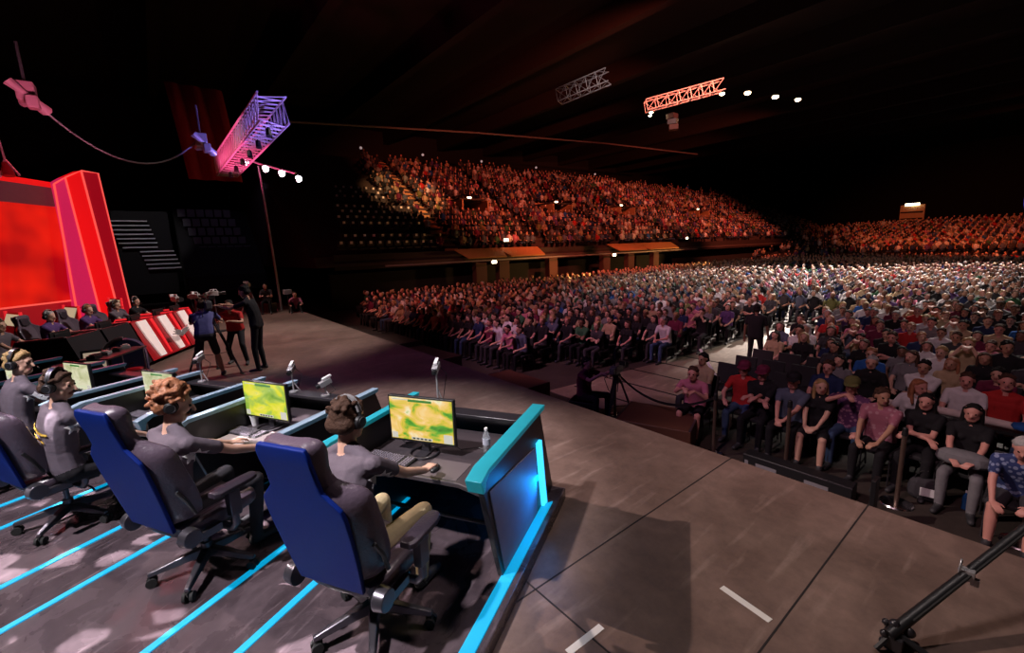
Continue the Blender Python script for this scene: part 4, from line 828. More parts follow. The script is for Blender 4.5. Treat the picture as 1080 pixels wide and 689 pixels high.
# low barrier box with printed lettering
t = tag(empty('stage_barrier', (-2.05, 6.62, -.9), 0), 'long low black barrier box on the floor before the front row', 'barrier')
MB().box((0, 0, .12), (1.35, .22, .24)).build('body', M_black, t, bevel=.01); MB().box((0, -.112, .225), (1.35, .01, .012)).build('top_edge', M_alu, t)
def text(s, size, m, parent, loc, rot, name='lettering'):
    c = bpy.data.curves.new(name, 'FONT'); c.body = s; c.size = size; c.extrude = .001; c.align_x = 'CENTER'; o = bpy.data.objects.new(name, c); COL.objects.link(o); c.materials.append(m); o.parent = parent; o.location = loc; o.rotation_euler = rot; return o
for x in (-.35, .28): MB().box((x, -.114, .12), (.28, .004, .05)).build('lettering', mat('dim_white_print', (.25, .24, .26), .6), t)
MB().box((-.62, -.114, .12), (.05, .004, .06)).build('printed_mark', mat('dim_white_print', (.25, .24, .26), .6), t)
tag(MB().box((0, 0, .27), (.05, .18, .54)).build('black_flag_board', M_black, loc=(-1.13, 6.35, -.9), bevel=.004), 'small black upright board at the left of the shiny barrier foot', 'board')
# pale aisle floor
st(MB().prism([(-7.4, 6.9), (-4.4, 6.9), (-4.6, 12), (-4.9, 19.5), (-6.5, 19.5), (-6.9, 12)], -.899, -.885, 'z'), 'floor_aisle', M_aisle, smooth=0)
for k in range(5):
    st(MB().box((-5.9, 7.6 + k * 1.1, -.884), (2.6, .05, .012)), 'trim_%d' % (10 + k), M_dark, smooth=0)
t = tag(empty('handrail', (-4.5, 9.0, -.9), .2), 'pale slanted handrail at the aisle steps', 'handrail'); MB().tube([(-.35, .3, 1.02), (.25, -.4, .55)], .028).build('rail', M_white, t); MB().tube([(-.3, .25, 0), (-.3, .25, 1.0)], .015).tube([(.2, -.35, 0), (.2, -.35, .6)], .015).build('post', M_alu, t)
# camera slider table at right
t = tag(empty('covered_table', (-.55, 8.75, -.9), .02), 'narrow table with pale cloth roll and blue cover at the right picture edge', 'table')
MB().box((0, 0, .72), (1.6, .35, .04)).build('top', M_black, t)
for sx in (-.7, .7): MB().tube([(sx, 0, 0), (sx, 0, .7)], .02).build('leg', M_alu, t)
tag(MB().tube([(-.9, 0, 0), (-.5, .02, .02), (0, 0, .015), (.45, -.02, .0)], [.045, .06, .06, .05], 10).build('cloth_roll', mat('pale_cloth', (.6, .5, .48), .8), loc=(-.62, 8.72, -.1)), 'long pale rolled cloth lying on the narrow table at the right', 'cloth')
tag(MB().loft([[(x, y * k, z) for y, z in ((-.2, .0), (.2, .0), (.16, .1), (-.16, .12))] for x, k in ((-.3, .7), (-.1, 1), (.3, 1.1), (.6, .9))]).build('blue_cover', CL['blue'], loc=(.05, 8.7, -.13), rz=.1, subsurf=1), 'crumpled blue cover on the table at the right picture edge', 'cover')
b_ = tag(empty('shoulder_bag', (-.80, 7.35, -.9), .2), 'dark bag with white emblem on the floor before the front row', 'bag')
MB().loft([[(x * k, y * k, z) for x, y in ((-.18, -.09), (.18, -.09), (.2, 0), (.18, .09), (-.18, .09), (-.2, 0))] for z, k in ((0, .9), (.1, 1), (.26, .92), (.30, .6))]).build('bag_body', CL['charcoal'], b_, subsurf=1); MB().box((0, -.098, .15), (.14, .006, .11)).build('emblem', M_white, b_, bevel=.002); MB().torus((0, 0, .28), .12, .01, ax=(0, 1, 0), a0=0, a1=PI).build('strap', M_black, b_)
t = tag(empty('drink_bottle', (-.45, 7.45, -.9)), 'small blue drink bottle on the floor by the front row', 'bottle'); MB().cyl((0, 0, 0), (0, 0, .17), .034, n=14).cyl((0, 0, .17), (0, 0, .22), .03, .013, n=14).build('body', mat('blue_bottle', (.02, .10, .3), .2), t); MB().cyl((0, 0, .22), (0, 0, .245), .016).build('cap', M_white, t)
# ================================================================== FRONT SPECTATORS
M_chair = mat('black_seat_fabric', (.015, .014, .017), .8)
def make_seat():
    t = empty('audience_chair'); MB().box((0, .02, .44), (.46, .44, .06)).build('seat', M_chair, t, bevel=.015)
    MB().box((0, -.22, .68), (.44, .05, .42), Matrix.Rotation(.15, 3, 'X')).build('backrest', M_chair, t, bevel=.015)
    for sx in (-1, 1): MB().tube([(sx * .2, .2, 0), (sx * .2, .2, .42), (sx * .21, -.2, .42), (sx * .21, -.28, .02)], .011, 6).build('leg_frame', M_alu, t)
    return t
seat0 = make_seat(); seat_used = [False]
def place_seat(x, y, rz, label, group, z=-.9):
    o = seat0 if not seat_used[0] else copy_tree(seat0); seat_used[0] = True
    o.location = (x, y, z); o.rotation_euler.z = rz; tag(o, label, 'chair', group); return o
def sit(**k):
    q = dict(hip=(0, 0, .53), lean=-.08, foot_l=(-.14, .45, .08), foot_r=(.14, .45, .08), knee_l=(-.1, .5, 1), knee_r=(.1, .5, 1), hand_l=(-.12, .30, .64), hand_r=(.12, .30, .64), elbow_l=(-1, -.6, -.8), elbow_r=(1, -.6, -.8), curl_l=.7, curl_r=.7, hdir_l=(.5, .8, -.2), hdir_r=(-.5, .8, -.2))
    q.update(k); return q
S_ = PI  # facing the stage (-Y)
FRONT = [  # x, y, turn, pose, shirt, pants, skin, hair, style, cap, label
 (-3.86, 7.15, .25, dict(lean=.35, hand_l=(-.1, .5, .95), hand_r=(.05, .55, 1.0), shorts=True), 'pink', 'black', 'rosy', 'brown', 'short', None, 'person in pinkish top leaning forward by the first barrier post, hand at chin'),
 (-3.30, 7.75, .15, dict(lean=.05, hand_l=(-.30, .45, .85), hand_r=(.2, .4, .7)), 'red', 'denim', 'rosy', 'brown', 'short', 'maroon', 'person in red top and red cap behind the first barrier post'),
 (-2.95, 7.62, .05, dict(lean=.0, hand_l=(.12, .22, .84), hand_r=(-.12, .24, .80), elbow_l=(-1, .1, -1), elbow_r=(1, .1, -1)), 'black', 'black', 'rosy', 'brown', 'none', 'maroon', 'person in black shirt and red cap with arms crossed'),
 (-2.46, 7.55, .0, dict(lean=.05, hand_l=(-.03, .42, .66), hand_r=(.06, .42, .66)), 'slate', 'black', 'rosy', 'black', 'short', 'black', 'young man in slate T-shirt and black cap with hands clasped on his lap'),
 (-2.12, 7.62, .1, dict(lean=-.02, fem=1, shorts=True, yaw=.4, hand_l=(-.05, .35, .62), hand_r=(.1, .35, .62), scale=.95), 'black', 'black', 'fair', 'blond', 'long', None, 'blonde long-haired woman in black top and shorts, front row'),
 (-1.80, 7.92, .1, dict(lean=.18, hand_r=(.02, .28, 1.12), hand_l=(-.18, .5, .62), elbow_r=(1, .4, -.5), fat=1.08, scale=1.03), 'floral', 'denim', 'rosy', 'brown', 'short', 'olive', 'man in purple floral shirt and jeans with one hand shading his face'),
 (-1.38, 7.66, -.1, dict(lean=.10, yaw=.7, hand_l=(-.1, .45, .62), hand_r=(.12, .42, .60), fat=1.03), 'check', 'black', 'tan', 'brown', 'short', None, 'man in pink checked shirt turning his head aside, front row'),
 (-1.22, 8.55, -.1, dict(lean=.12, fem=1, yaw=.9, side=-.15), 'white', 'denim', 'rosy', 'auburn', 'long', None, 'brown-haired woman in white T-shirt leaning sideways in the second row'),
 (-.96, 7.82, -.05, dict(lean=.05, fem=1, hand_l=(.1, .28, .78), hand_r=(-.12, .28, .75), elbow_l=(-1, .2, -1), elbow_r=(1, .2, -1), scale=.98), 'black', 'black', 'rosy', 'black', 'long', None, 'long dark-haired woman in black cardigan with folded arms, front row'),
 (-.52, 7.65, 0, dict(lean=-.08, fem=1, hand_l=(-.1, .4, .68), hand_r=(.1, .4, .68), scale=.97), 'black', 'grey', 'rosy', 'black', 'long', None, 'woman in black with a grey bag on her lap near the right edge'),
 (-.06, 7.10, .0, dict(lean=.38, hand_l=(-.12, .5, .60), hand_r=(.15, .5, .55), pitch=-.3, shorts=True, scale=.95), 'patterned_blue', 'charcoal', 'rosy', 'grey', 'short', None, 'grey-haired person in patterned blue shirt bent forward at the right edge'),
 (-.34, 9.30, .1, dict(lean=-.1, pitch=.2, fat=1.12, scale=1.05), 'red', 'denim', 'rosy', 'brown', 'short', None, 'broad man in bright red T-shirt laughing behind the pale cloth roll'),
 (-.74, 9.25, 0, dict(), 'white', 'denim', 'rosy', 'brown', 'short', None, 'boy in white T-shirt behind the pale cloth roll'),
 (-1.30, 9.75, 0, dict(hand_l=(.1, .25, .8), hand_r=(-.1, .25, .8)), 'white', 'black', 'tan', 'black', 'short', None, 'person in white tank top sitting behind the brown-haired woman'),
 (-3.80, 11.7, 0, dict(hand_l=(.12, .22, .84), hand_r=(-.12, .24, .80), elbow_l=(-1, .1, -1), elbow_r=(1, .1, -1), fat=1.05, scale=1.05), 'white', 'denim', 'tan', 'black', 'short', None, 'man in pale T-shirt with arms crossed at the aisle behind empty dark seats'),
 (-2.35, 8.7, 0, dict(), 'navy', 'black', 'rosy', 'brown', 'short', None, 'spectator in navy top directly behind the blonde woman'),
 (-1.95, 9.6, .1, dict(fem=1, lean=.05), 'black', 'black', 'fair', 'grey', 'short', None, 'grey-haired woman in black scarf and coat, third row'),
]
HP = []
for i, (x, y, tw, q, s, p, sk, hc_, hs, cap, lb) in enumerate(FRONT):
    person('person', lb, sit(**q), (x, y, -.9), S_ + tw, s, p, sk, hc_, hs, voxel=.0105, cap=cap, seed=60 + i, group='spectators in the front rows'); HP.append((x, y))
    place_seat(x, y - .02, S_ + tw, 'dark chair under the ' + ' '.join(lb.split()[:9]), 'chairs under the front spectators')
tag(MB().loft([[(x * k, y * k, z) for x, y in ((-.24, -.13), (.24, -.13), (.27, 0), (.24, .13), (-.24, .13), (-.27, 0))] for z, k in ((0, .8), (.05, 1), (.15, .9), (.19, .5))]).build('lap_bag', CL['grey'], loc=(-.52, 7.33, -.30), subsurf=1), 'grey bag resting on the lap of the woman in black', 'bag')
# kneeling cameraman with camera, standing black-clad man
person('person', 'cameraman in maroon shirt sitting low at the stage front by the aisle', sit(hip=(0, 0, .45), lean=.1, hand_l=(-.1, .5, 1.0), hand_r=(.12, .48, 1.0), elbow_l=(-1, 0, -1), elbow_r=(1, 0, -1), foot_l=(-.2, .4, .08), foot_r=(.2, .4, .08)), (-5.75, 6.35, -.9), -PI / 2 - .5 + .6, 'maroon', 'black', 'rosy', 'black', 'short', voxel=.0105, seed=90)
stool((-5.75, 6.33, -.9), 'black case the maroon-shirted cameraman sits on', .38)
tripod((-5.15, 6.6, -.9), .95, .2, 'low tripod in front of the maroon-shirted cameraman', .3); bcam((-5.15, 6.6, .05), -PI / 2 + 1.8, 'dark bluish camera held by the maroon-shirted cameraman', .9)
person('person', 'person all in black standing in the aisle with back to the stage', standp(scale=1.05), (-4.85, 11.9, -.9), .2, 'black', 'black', 'brown', 'black', 'short', voxel=.014, seed=91)
# ================================================================== CROWD
SHC = ['black'] * 8 + ['charcoal'] * 7 + ['grey'] * 6 + ['white'] * 5 + ['navy'] * 3 + ['maroon'] * 3 + ['tan'] * 3 + ['slate'] * 3 + ['red', 'purple', 'pink', 'olive', 'blue', 'green']
POSES = [dict(), dict(lean=.1, hand_l=(.12, .22, .84), hand_r=(-.12, .24, .80), elbow_l=(-1, .1, -1), elbow_r=(1, .1, -1)), dict(lean=.25, hand_l=(-.05, .42, .68), hand_r=(.05, .42, .68)), dict(fem=1, scale=.95, yaw=.2), dict(lean=.15, hand_r=(.05, .22, 1.05), elbow_r=(1, .3, -.6), yaw=-.2),
         dict(hand_l=(-.2, .3, .64), hand_r=(.2, .3, .64), yaw=.35), dict(lean=-.12, fem=1, yaw=-.3, scale=.97), dict(lean=.05, hand_l=(-.06, .24, 1.18), hand_r=(.06, .24, 1.18), elbow_l=(-.6, .4, -1), elbow_r=(.6, .4, -1))]
PW = ['hands on lap', 'arms crossed', 'leaning forward', 'slim, hands on lap', 'hand at chin', 'head turned aside', 'leaning back', 'both hands raised to the face']
VAR = []
for i, q in enumerate(POSES):
    P, hf, tor = body_prims(sit(**q))
    me = prim_mesh('seated_person_%d' % i, P, .013, {'skin': SKIN['fair'], 'shirt': CL['grey'], 'pants': CL['black'], 'shoe': M_shoe, 'eye': M_eye, 'lip': M_lip}, 1, seg=8)
    hst = ['short', 'short', 'short', 'long', 'short', 'short', 'long', 'short'][i]
    hm = prim_mesh('hair_%d' % i, hair_prims(hst, hf, i), .013, {'h': HAIR['brown']}, 1, seg=8); VAR.append((me, hm, hst))
def aisle(x, y): return y < 19.5 and -6.75 - (.9 if y < 10.5 else 0) < x < -4.55 + (0 if y > 9 else .35)
seats = []
r = 0; y = 7.75
while y < 47.5:
    x = 1.5 if y < 20 else 3.0; k = 0
    while x > -24.2:
        xx = x + rnd.uniform(-.05, .05) + (.29 if r % 2 else 0); yy = y + rnd.uniform(-.06, .06)
        ok = not aisle(xx, yy) and not (-13 < xx < -7.7 and y < 7.6) and not (xx < -9 and y < 7.5) and not (-21.0 > xx and y < 8.6) and not (-4.6 < xx < -2.9 and 8.1 < yy < 11.2) and not (-1.6 < xx < .4 and 8.35 < yy < 9.1) and not (-9.2 < xx < -7.0 and yy < 9.0)
        if ok and all((xx - a) ** 2 + (yy - b) ** 2 > .21 for a, b in HP): seats.append((xx, yy, -.9, r, k))
        x -= .565; k += 1
    y += .88; r += 1
# extra front-left spectators (low seats close to the stage)
def vis(p, m=25):
    a, b, z = project(p); return z > 0 and -m < a < 1080 + m and -m < b < 689 + m
seats = [s for s in seats if vis((s[0], s[1], s[2] + .9))]
seats.sort(key=lambda s: (V3((s[0], s[1], s[2] + .9)) - CAM).length)
NI = 278
ORD = ['first', 'second', 'third', 'fourth', 'fifth', 'sixth', 'seventh', 'eighth', 'ninth', 'tenth', 'eleventh', 'twelfth', 'thirteenth', 'fourteenth', 'fifteenth', 'sixteenth', 'seventeenth', 'eighteenth', 'nineteenth', 'twentieth']
ORD += ['%d%s' % (n, {1: 'st', 2: 'nd', 3: 'rd'}.get(n % 10, 'th')) for n in range(21, 60)]
ind = seats[:NI]
from collections import defaultdict
rows = defaultdict(list)
for s in ind: rows[(s[3], s[0] > -5.4)].append(s)
for kk in rows: rows[kk].sort(key=lambda s: abs(s[0] + 5.4))
skw = ['fair'] * 5 + ['rosy'] * 4 + ['tan'] * 3 + ['brown']; hrw = ['brown'] * 5 + ['black'] * 4 + ['blond'] * 2 + ['auburn'] + ['grey']
for s in ind:
    x, y, z, r, k = s; vi = rnd.choice((0, 0, 0, 1, 1, 2, 2, 3, 3, 3, 4, 5, 5, 5, 6, 6, 6, 7)); me, hm, hst = VAR[vi]; sh, pa, sk, hr = rnd.choice(SHC), rnd.choice(['black', 'denim', 'charcoal', 'black', 'charcoal']), rnd.choice(skw), rnd.choice(hrw)
    o = bpy.data.objects.new('person', me); COL.objects.link(o); o.location = (x, y, z); o.rotation_euler.z = PI + .12 * (x + 5) / 8 * -1 + rnd.uniform(-.15, .15); sf = rnd.uniform(.93, 1.05); o.scale = (sf, sf, sf)
    for j, m in enumerate((SKIN[sk], CL[sh], CL[pa])): o.material_slots[j].link = 'OBJECT'; o.material_slots[j].material = m
    h = bpy.data.objects.new('hair', hm); COL.objects.link(h); h.parent = o; h.material_slots[0].link = 'OBJECT'; h.material_slots[0].material = HAIR[hr]
    right = x > -5.4; n = rows[(r, right)].index(s)
    tag(o, '%s shirt, %s %s hair, row %d %s the aisle, %s person from it' % (sh, hst, hr, r + 1, 'right of' if right else 'left of', ORD[n]), 'person', 'seated spectators in the floor rows')
    if r < 5 or abs(x + 5.4) < 1.6:
        place_seat(x, y - .02, o.rotation_euler.z, 'dark chair, row %d %s the aisle, %s from it, spectator in %s on it' % (r + 1, 'right of' if right else 'left of', ORD[n], sh), 'dark chairs of the floor rows')
# a few empty dark seats at the aisle
ei = 0
for yy in (8.75, 9.55, 10.4):
    for xx in (-4.15, -3.6, -3.05):
        place_seat(xx, yy, PI, 'empty dark chair right of the aisle, %s from it in the %s empty row' % (ORD[int((4.2 + xx) / .55 + .01)], ORD[ei]), 'empty dark chairs at the aisle')
    ei += 1
# ---- the uncountable rest of the audience
def lowp():
    mb = MB(); sk, hr, shi, pa = 0, 1, 2, 3
    mb.sph((0, .03, 1.24), (.078, .092, .115), 7, 5, sk); mb.sph((0, -.005, 1.275), (.092, .10, .10), 7, 4, hr)
    mb.loft([[(w * math.cos(t), -.03 + d * math.sin(t) + off, z) for t in [2 * PI * k / 6 for k in range(6)]] for z, w, d, off in ((.50, .17, .13, .02), (.75, .155, .11, .0), (.98, .20, .11, -.03), (1.08, .13, .07, -.03), (1.14, .05, .05, -.02))], shi)
    for s in (-1, 1):
        mb.tube([(s * .20, -.02, 1.02), (s * .27, .02, .78)], [.055, .048], 4, shi); mb.tube([(s * .27, .02, .78), (s * .10, .28, .66)], [.042, .034], 4, sk)
        mb.tube([(s * .09, .02, .54), (s * .12, .46, .55), (s * .12, .46, .06)], [.085, .066, .05], 4, pa)
    return mb
lp = lowp()
def lowp2():
    mb = MB(); mb.sph((0, .02, 1.25), (.085, .095, .12), 6, 4, 0); mb.sph((0, -.01, 1.285), (.095, .10, .09), 6, 3, 1)
    mb.loft([[(w * math.cos(t), d * math.sin(t), z) for t in [2 * PI * k / 5 for k in range(5)]] for z, w, d in ((.45, .19, .15), (.98, .22, .12), (1.12, .09, .07))], 2)
    for s in (-1, 1): mb.tube([(s * .22, -.02, 1.0), (s * .22, .10, .72), (s * .08, .28, .70)], [.05, .045, .035], 3, 0 if s > 0 else 2); mb.tube([(s * .1, .0, .5), (s * .12, .46, .5)], [.085, .07], 4, 3)
    return mb
lp2 = lowp2()
rest = [(x, y, z, PI + rnd.uniform(-.2, .2), 0) for x, y, z, r, k in seats[NI:]]
# rear floor and raked rear block
def rear_z(y): return -.9 if y < 56 else (-.9 + (y - 56) * .05 if y < 61 else -.45 + (y - 61) * .165)
y = 48.4
while y < 84:
    if not 60.2 < y < 63.8:
        x = 6.0
        while x > -24 - (y - 48) * .0:
            if project((x, y, rear_z(y) + 1))[0] > 800 + 90 * (y > 64) + rnd.uniform(-30, 30) or y < 54: rest.append((x + rnd.uniform(-.06, .06), y + rnd.uniform(-.1, .1), rear_z(y), PI + rnd.uniform(-.2, .2), 1))
            x -= .60
    y += .95
# side tier
TX0, TZ0, RUN, RISE = -27.0, 2.35, .92, .455
AIS = [17.9, 26.5, 36, 46, 56, 67, 78]
VOM = [(22.0, 6), (32.5, 6), (43, 6), (60, 6)]
tier_empty = []
for k in range(21):
    y = 8.2
    while y < 96:
        x = TX0 - k * RUN; z = TZ0 + k * RISE; ok = True
        if any(abs(y - a - (k - 10) * .155) < .6 for a in AIS): ok = False
        if any(abs(y - a) < 1.5 and b <= k <= b + 3 for a, b in VOM): ok = False
        if k in (9,) : ok = ok and rnd.random() < .55
        if ok:
            if y < 16.7 + (k - 10) * .155 - (1.2 if k > 7 else 0):
                if k <= 10 and k != 7 and k not in (2,) and y > -.318 * x: tier_empty.append((x, y, z, k))
                elif False: pass
            elif k < 20 - max(0, (y - 45)) * .08 or rnd.random() < .3:
                if rnd.random() < (.93 if k > 1 else .75) * (1 if y < 75 else .5) * (.6 if k > 17 and y < 30 else 1): rest.append((x, y + rnd.uniform(-.05, .05), z, -PI / 2 + rnd.uniform(-.25, .25) - .5, 1))
        y += .60
# dim corner block between the side tier and the rear block
y = 62
while y < 92:
    x = -14
    while x > -30:
        if rnd.random() < .35: rest.append((x, y, -.3 + (y - 62) * .12, PI + rnd.uniform(-.2, .2), 1))
        x -= .8
    y += 1.3
def scatter(name, items, mats_fn):
    cols = [CL[k] for k in sorted(CL)]; cn = sorted(CL); sks = list(SKIN.values()); hrs = list(HAIR.values()); allm = cols + sks + hrs
    Vs, Fl, Ls, Mi = [], [], [], []; off = 0
    tm = []
    for t in (lp, lp2):
        v = np.array(t.v); fl = [i for f in t.f for i in f]; ln = [len(f) for f in t.f]; tm.append((v, np.array(fl), np.array(ln), np.array(t.m)))
    for x, y, z, rz, lod in items:
        v, fl, ln, mi = tm[lod]; s = rnd.uniform(.92, 1.06); c, sn = math.cos(rz), math.sin(rz)
        hh = v.copy(); head = hh[:, 2] > 1.12; hh[head, 0] += rnd.uniform(-.04, .04); hh[head, 1] += rnd.uniform(-.03, .05)
        w = np.stack([(hh[:, 0] * c - hh[:, 1] * sn) * s + x, (hh[:, 0] * sn + hh[:, 1] * c) * s + y, hh[:, 2] * s + z], 1)
        mp = np.array([len(cols) + rnd.choice((0, 0, 0, 1, 1, 2, 2, 3)), len(cols) + 4 + rnd.choice((0, 0, 0, 1, 1, 2, 3, 4)), cn.index(rnd.choice(SHC)), cn.index(rnd.choice(('black', 'denim', 'charcoal')))])
        Vs.append(w); Fl.append(fl + off); Ls.append(ln); Mi.append(mp[mi]); off += len(v)
    Vs, Fl, Ls, Mi = np.concatenate(Vs), np.concatenate(Fl), np.concatenate(Ls), np.concatenate(Mi)
    me = bpy.data.meshes.new(name); me.vertices.add(len(Vs)); me.vertices.foreach_set('co', Vs.astype(np.float32).ravel()); me.loops.add(len(Fl)); me.loops.foreach_set('vertex_index', Fl.astype(np.int32))
    me.polygons.add(len(Ls)); st_ = np.concatenate([[0], np.cumsum(Ls)[:-1]]); me.polygons.foreach_set('loop_start', st_.astype(np.int32))
    for m in allm: me.materials.append(m)
    me.polygons.foreach_set('material_index', Mi.astype(np.int32)); me.polygons.foreach_set('use_smooth', np.ones(len(Ls), bool)); me.update(calc_edges=True)
    import bmesh
    o = bpy.data.objects.new(name, me); COL.objects.link(o); return o
print('crowd', len(rest), 'ind', len(ind))
tag(scatter('crowd', [i for i in rest if vis((i[0], i[1], i[2] + 1), 20)], None), 'thousands of seated spectators filling the arena floor, side tier and rear stand', 'crowd', kind='stuff')
# ---- tiers, gallery and far structures
M_conc = mat('tier_concrete', (.05, .03, .028), .85); M_step = mat('aisle_step_orange', (.5, .26, .12), .8); M_orange = mat('orange_lit_soffit', (.42, .20, .07), .7)
mb = MB(); prof = [(TX0 + .8, TZ0 - .6)]
for k in range(22): prof += [(TX0 + .55 - k * RUN, TZ0 + k * RISE), (TX0 + .55 - (k + 1) * RUN, TZ0 + k * RISE)]
prof += [(-50, TZ0 + 22 * RISE), (-50, TZ0 - .6)]
st(MB().prism(prof, 7, 100, 'y'), 'floor_side_tier', M_conc, smooth=0)
st(MB().box((-26.35, 54, 2.0), (.15, 92, .9)), 'wall_tier_front', mat('tier_front_brown', (.02, .009, .008), .8), smooth=0)
for a in AIS:
    t = tag(empty('aisle_steps', (TX0, a, TZ0)), 'orange-lit stair aisle running up the side tier, ' + ('beside the empty seats', 'second', 'third', 'fourth', 'fifth', 'sixth', 'seventh')[AIS.index(a)] + ('' if a == 17.9 else ' from the empty seats'), 'stairs', 'stair aisles of the side tier')
    mb = MB()
    for k in range(21): mb.box((-k * RUN, (k - 10) * .155, k * RISE + .06), (RUN * .5, 1.0, .12)).box((-k * RUN - .46, (k - 10) * .155 + .07, k * RISE + .2), (RUN * .5, 1.0, .12))
    mb.build('steps', M_step if a == 17.9 else M_conc, t, smooth=0)
# gallery under the tier: rail, posts, orange soffit panels
st(MB().box((-27.5, 54, .2), (.3, 92, 2.2)), 'wall_gallery', M_dark, smooth=0)
t = tag(empty('gallery_rail', (-25.0, 11, 1.72)), 'long pale rail along the side gallery above the floor crowd', 'railing'); MB().box((0, 17, 0), (.08, 35, .09)).build('top_rail', mat('rail_taupe', (.16, .12, .13), .5), t)
for i, y in enumerate((17.6, 19.6, 24.5, 31, 34.5, 38.5)):
    tag(MB().box((0, 0, 1.25), (.5, .9, 2.5)).build('gallery_post', mat('rust_post', (.07, .028, .02), .8), loc=(-25.6, y, -.9)), 'rust brown pillar under the gallery rail, %s from the stage end' % ORD[i], 'pillar', 'pillars under the gallery rail')
for i, (y0, y1) in enumerate(((16.4, 19.6), (20.0, 23.3), (32.5, 36.5), (37.0, 42))):
    tag(MB().loft([[(-25.0, y0, 1.95), (-25.0, y1, 1.95), (-26.2, y1 + .3, 2.55), (-26.2, y0 - .4, 2.55)], [(-25.05, y0, 1.88), (-25.05, y1, 1.88), (-26.25, y1 + .3, 2.48), (-26.25, y0 - .4, 2.48)]]).build('soffit_panel', M_orange, smooth=0), ('orange panel above the gallery rail nearest the stage', 'second orange panel above the gallery rail', 'third orange panel, past the gap in the gallery', 'fourth orange panel, farthest along the gallery')[i], 'panel', 'orange lit panels above the gallery rail')
M_bulb = mat('tier_lamp', (.9, .85, .7), .3, emit=(1, .85, .55), es=9)
LMP = [((TX0 - 7 * RUN + .3, 22.0, TZ0 + 10 * RISE), 'vomitory lamp'), ((TX0 - 7 * RUN + .3, 32.5, TZ0 + 10 * RISE), 'b'), ((TX0 - 7 * RUN + .3, 43, TZ0 + 10 * RISE), 'c'), ((TX0 - 7 * RUN + .3, 60, TZ0 + 10 * RISE), 'd'), ((-26, 20.3, 3.1), 'e'), ((-25, 18.4, 1.6), 'f'), ((-25, 31.5, 1.6), 'g'), ((-26, 45, 2.9), 'h')]
for i, (y, k) in enumerate(VOM):
    x = TX0 - k * RUN; z = TZ0 + k * RISE; t = tag(empty('tier_entrance', (x, y, z)), 'lit entrance opening in the side tier, %s from the stage end' % ORD[i], 'entrance', 'entrances in the side tier')
    MB().box((-1.2, -1.3, .7), (3.2, .12, 1.7)).box((-1.2, 1.3, .7), (3.2, .12, 1.7)).box((-2.8, 0, .9), (.12, 2.6, 2.1)).build('side_wall', M_step, t, smooth=0); MB().box((-1.4, 0, 1.65), (2.8, 2.7, .12)).build('roof', M_conc, t)
for i, (p, _) in enumerate(LMP):
    t = tag(empty('tier_lamp', p), 'small bright lamp on the side tier, %s of those along it' % ORD[i], 'lamp', 'small lamps along the side tier'); MB().box((0, 0, 0), (.12, .45, .22)).build('housing', M_white, t); MB().box((.07, 0, -.02), (.04, .38, .18)).build('lens', M_bulb, t)
# empty seats at the left end of the tier: white-backed folded seats
es = []
mseat = MB().box((0, 0, .42), (.40, .44, .07)).box((-.2, 0, .66), (.06, .44, .46)).mesh('tier_seat', [mat('tier_seat_dark', (.03, .02, .025), .7)]); mdot = MB().box((-.15, 0, .80), (.05, .16, .16)).mesh('number_plate', [mat('pale_plate', (.85, .75, .75), .6)])
for x, y, z, k in tier_empty:
    if vis((x, y, z + .5), 5):
        o = bpy.data.objects.new('stadium_chair', mseat); COL.objects.link(o); o.location = (x, y, z); d2 = bpy.data.objects.new('number_plate', mdot); COL.objects.link(d2); d2.parent = o; es.append((k, y, o))
byk = defaultdict(list)
for k, y, o in es: byk[k].append((y, o))
for k in byk:
    byk[k].sort(key=lambda q: -q[0])
    for n, (y, o) in enumerate(byk[k]): tag(o, 'empty chair with pale plate, row %d up the side tier, %s from the orange stairs' % (k + 1, ORD[n]), 'seat', 'empty seats on the side tier')
# back wall seats and lit steps at the left, behind the stage
t = tag(empty('lit_steps', (-45, -1.0, 0)), 'pale lit steps in the dark behind the stage, left of the lamp mast', 'stairs')
mb = MB()
for k in range(12): mb.box((0, .4 + (.9 if k < 5 else .0) - k * .08 + .3, 1.9 + k * .33), (.3, 2.1 + .2 * (k > 5), .10))
mb.build('steps', mat('pale_steps', (.5, .48, .5), .7), t, smooth=0); MB().box((-.4, .6, 3.1), (.3, 3.4, 6.4)).build('backing', M_dark, t, smooth=0)
msd = MB().box((0, 0, .3), (.3, .5, .6)).mesh('stage_side_seat', [mat('dim_seat', (.06, .055, .07), .6)])
for k in range(7):
    for j in range(6):
        o = bpy.data.objects.new('stadium_chair', msd); COL.objects.link(o); o.location = (-43.5 + (6 - k) * -.1 - k * .4 + .8, 2.2 + j * .62 + (.25 * (6 - k)), 1.4 + k * .75)
        tag(o, 'dark empty seat behind the stage, row %d up, %s from the pale steps' % (k + 1, ORD[j]), 'seat', 'dark empty seats behind the stage')
st(MB().prism([(-41.5, 0), (-41.5, 1.2), (-47, 6.6), (-47, 0)], 1.7, 8, 'y'), 'floor_side_stand', M_dark, smooth=0)
st(MB().prism([(47.6, -.9), (56, -.9), (61, -.5), (86, 3.4), (86, -.9)], -26, 8, 'x'), 'floor_rear_stand', M_conc, smooth=0)
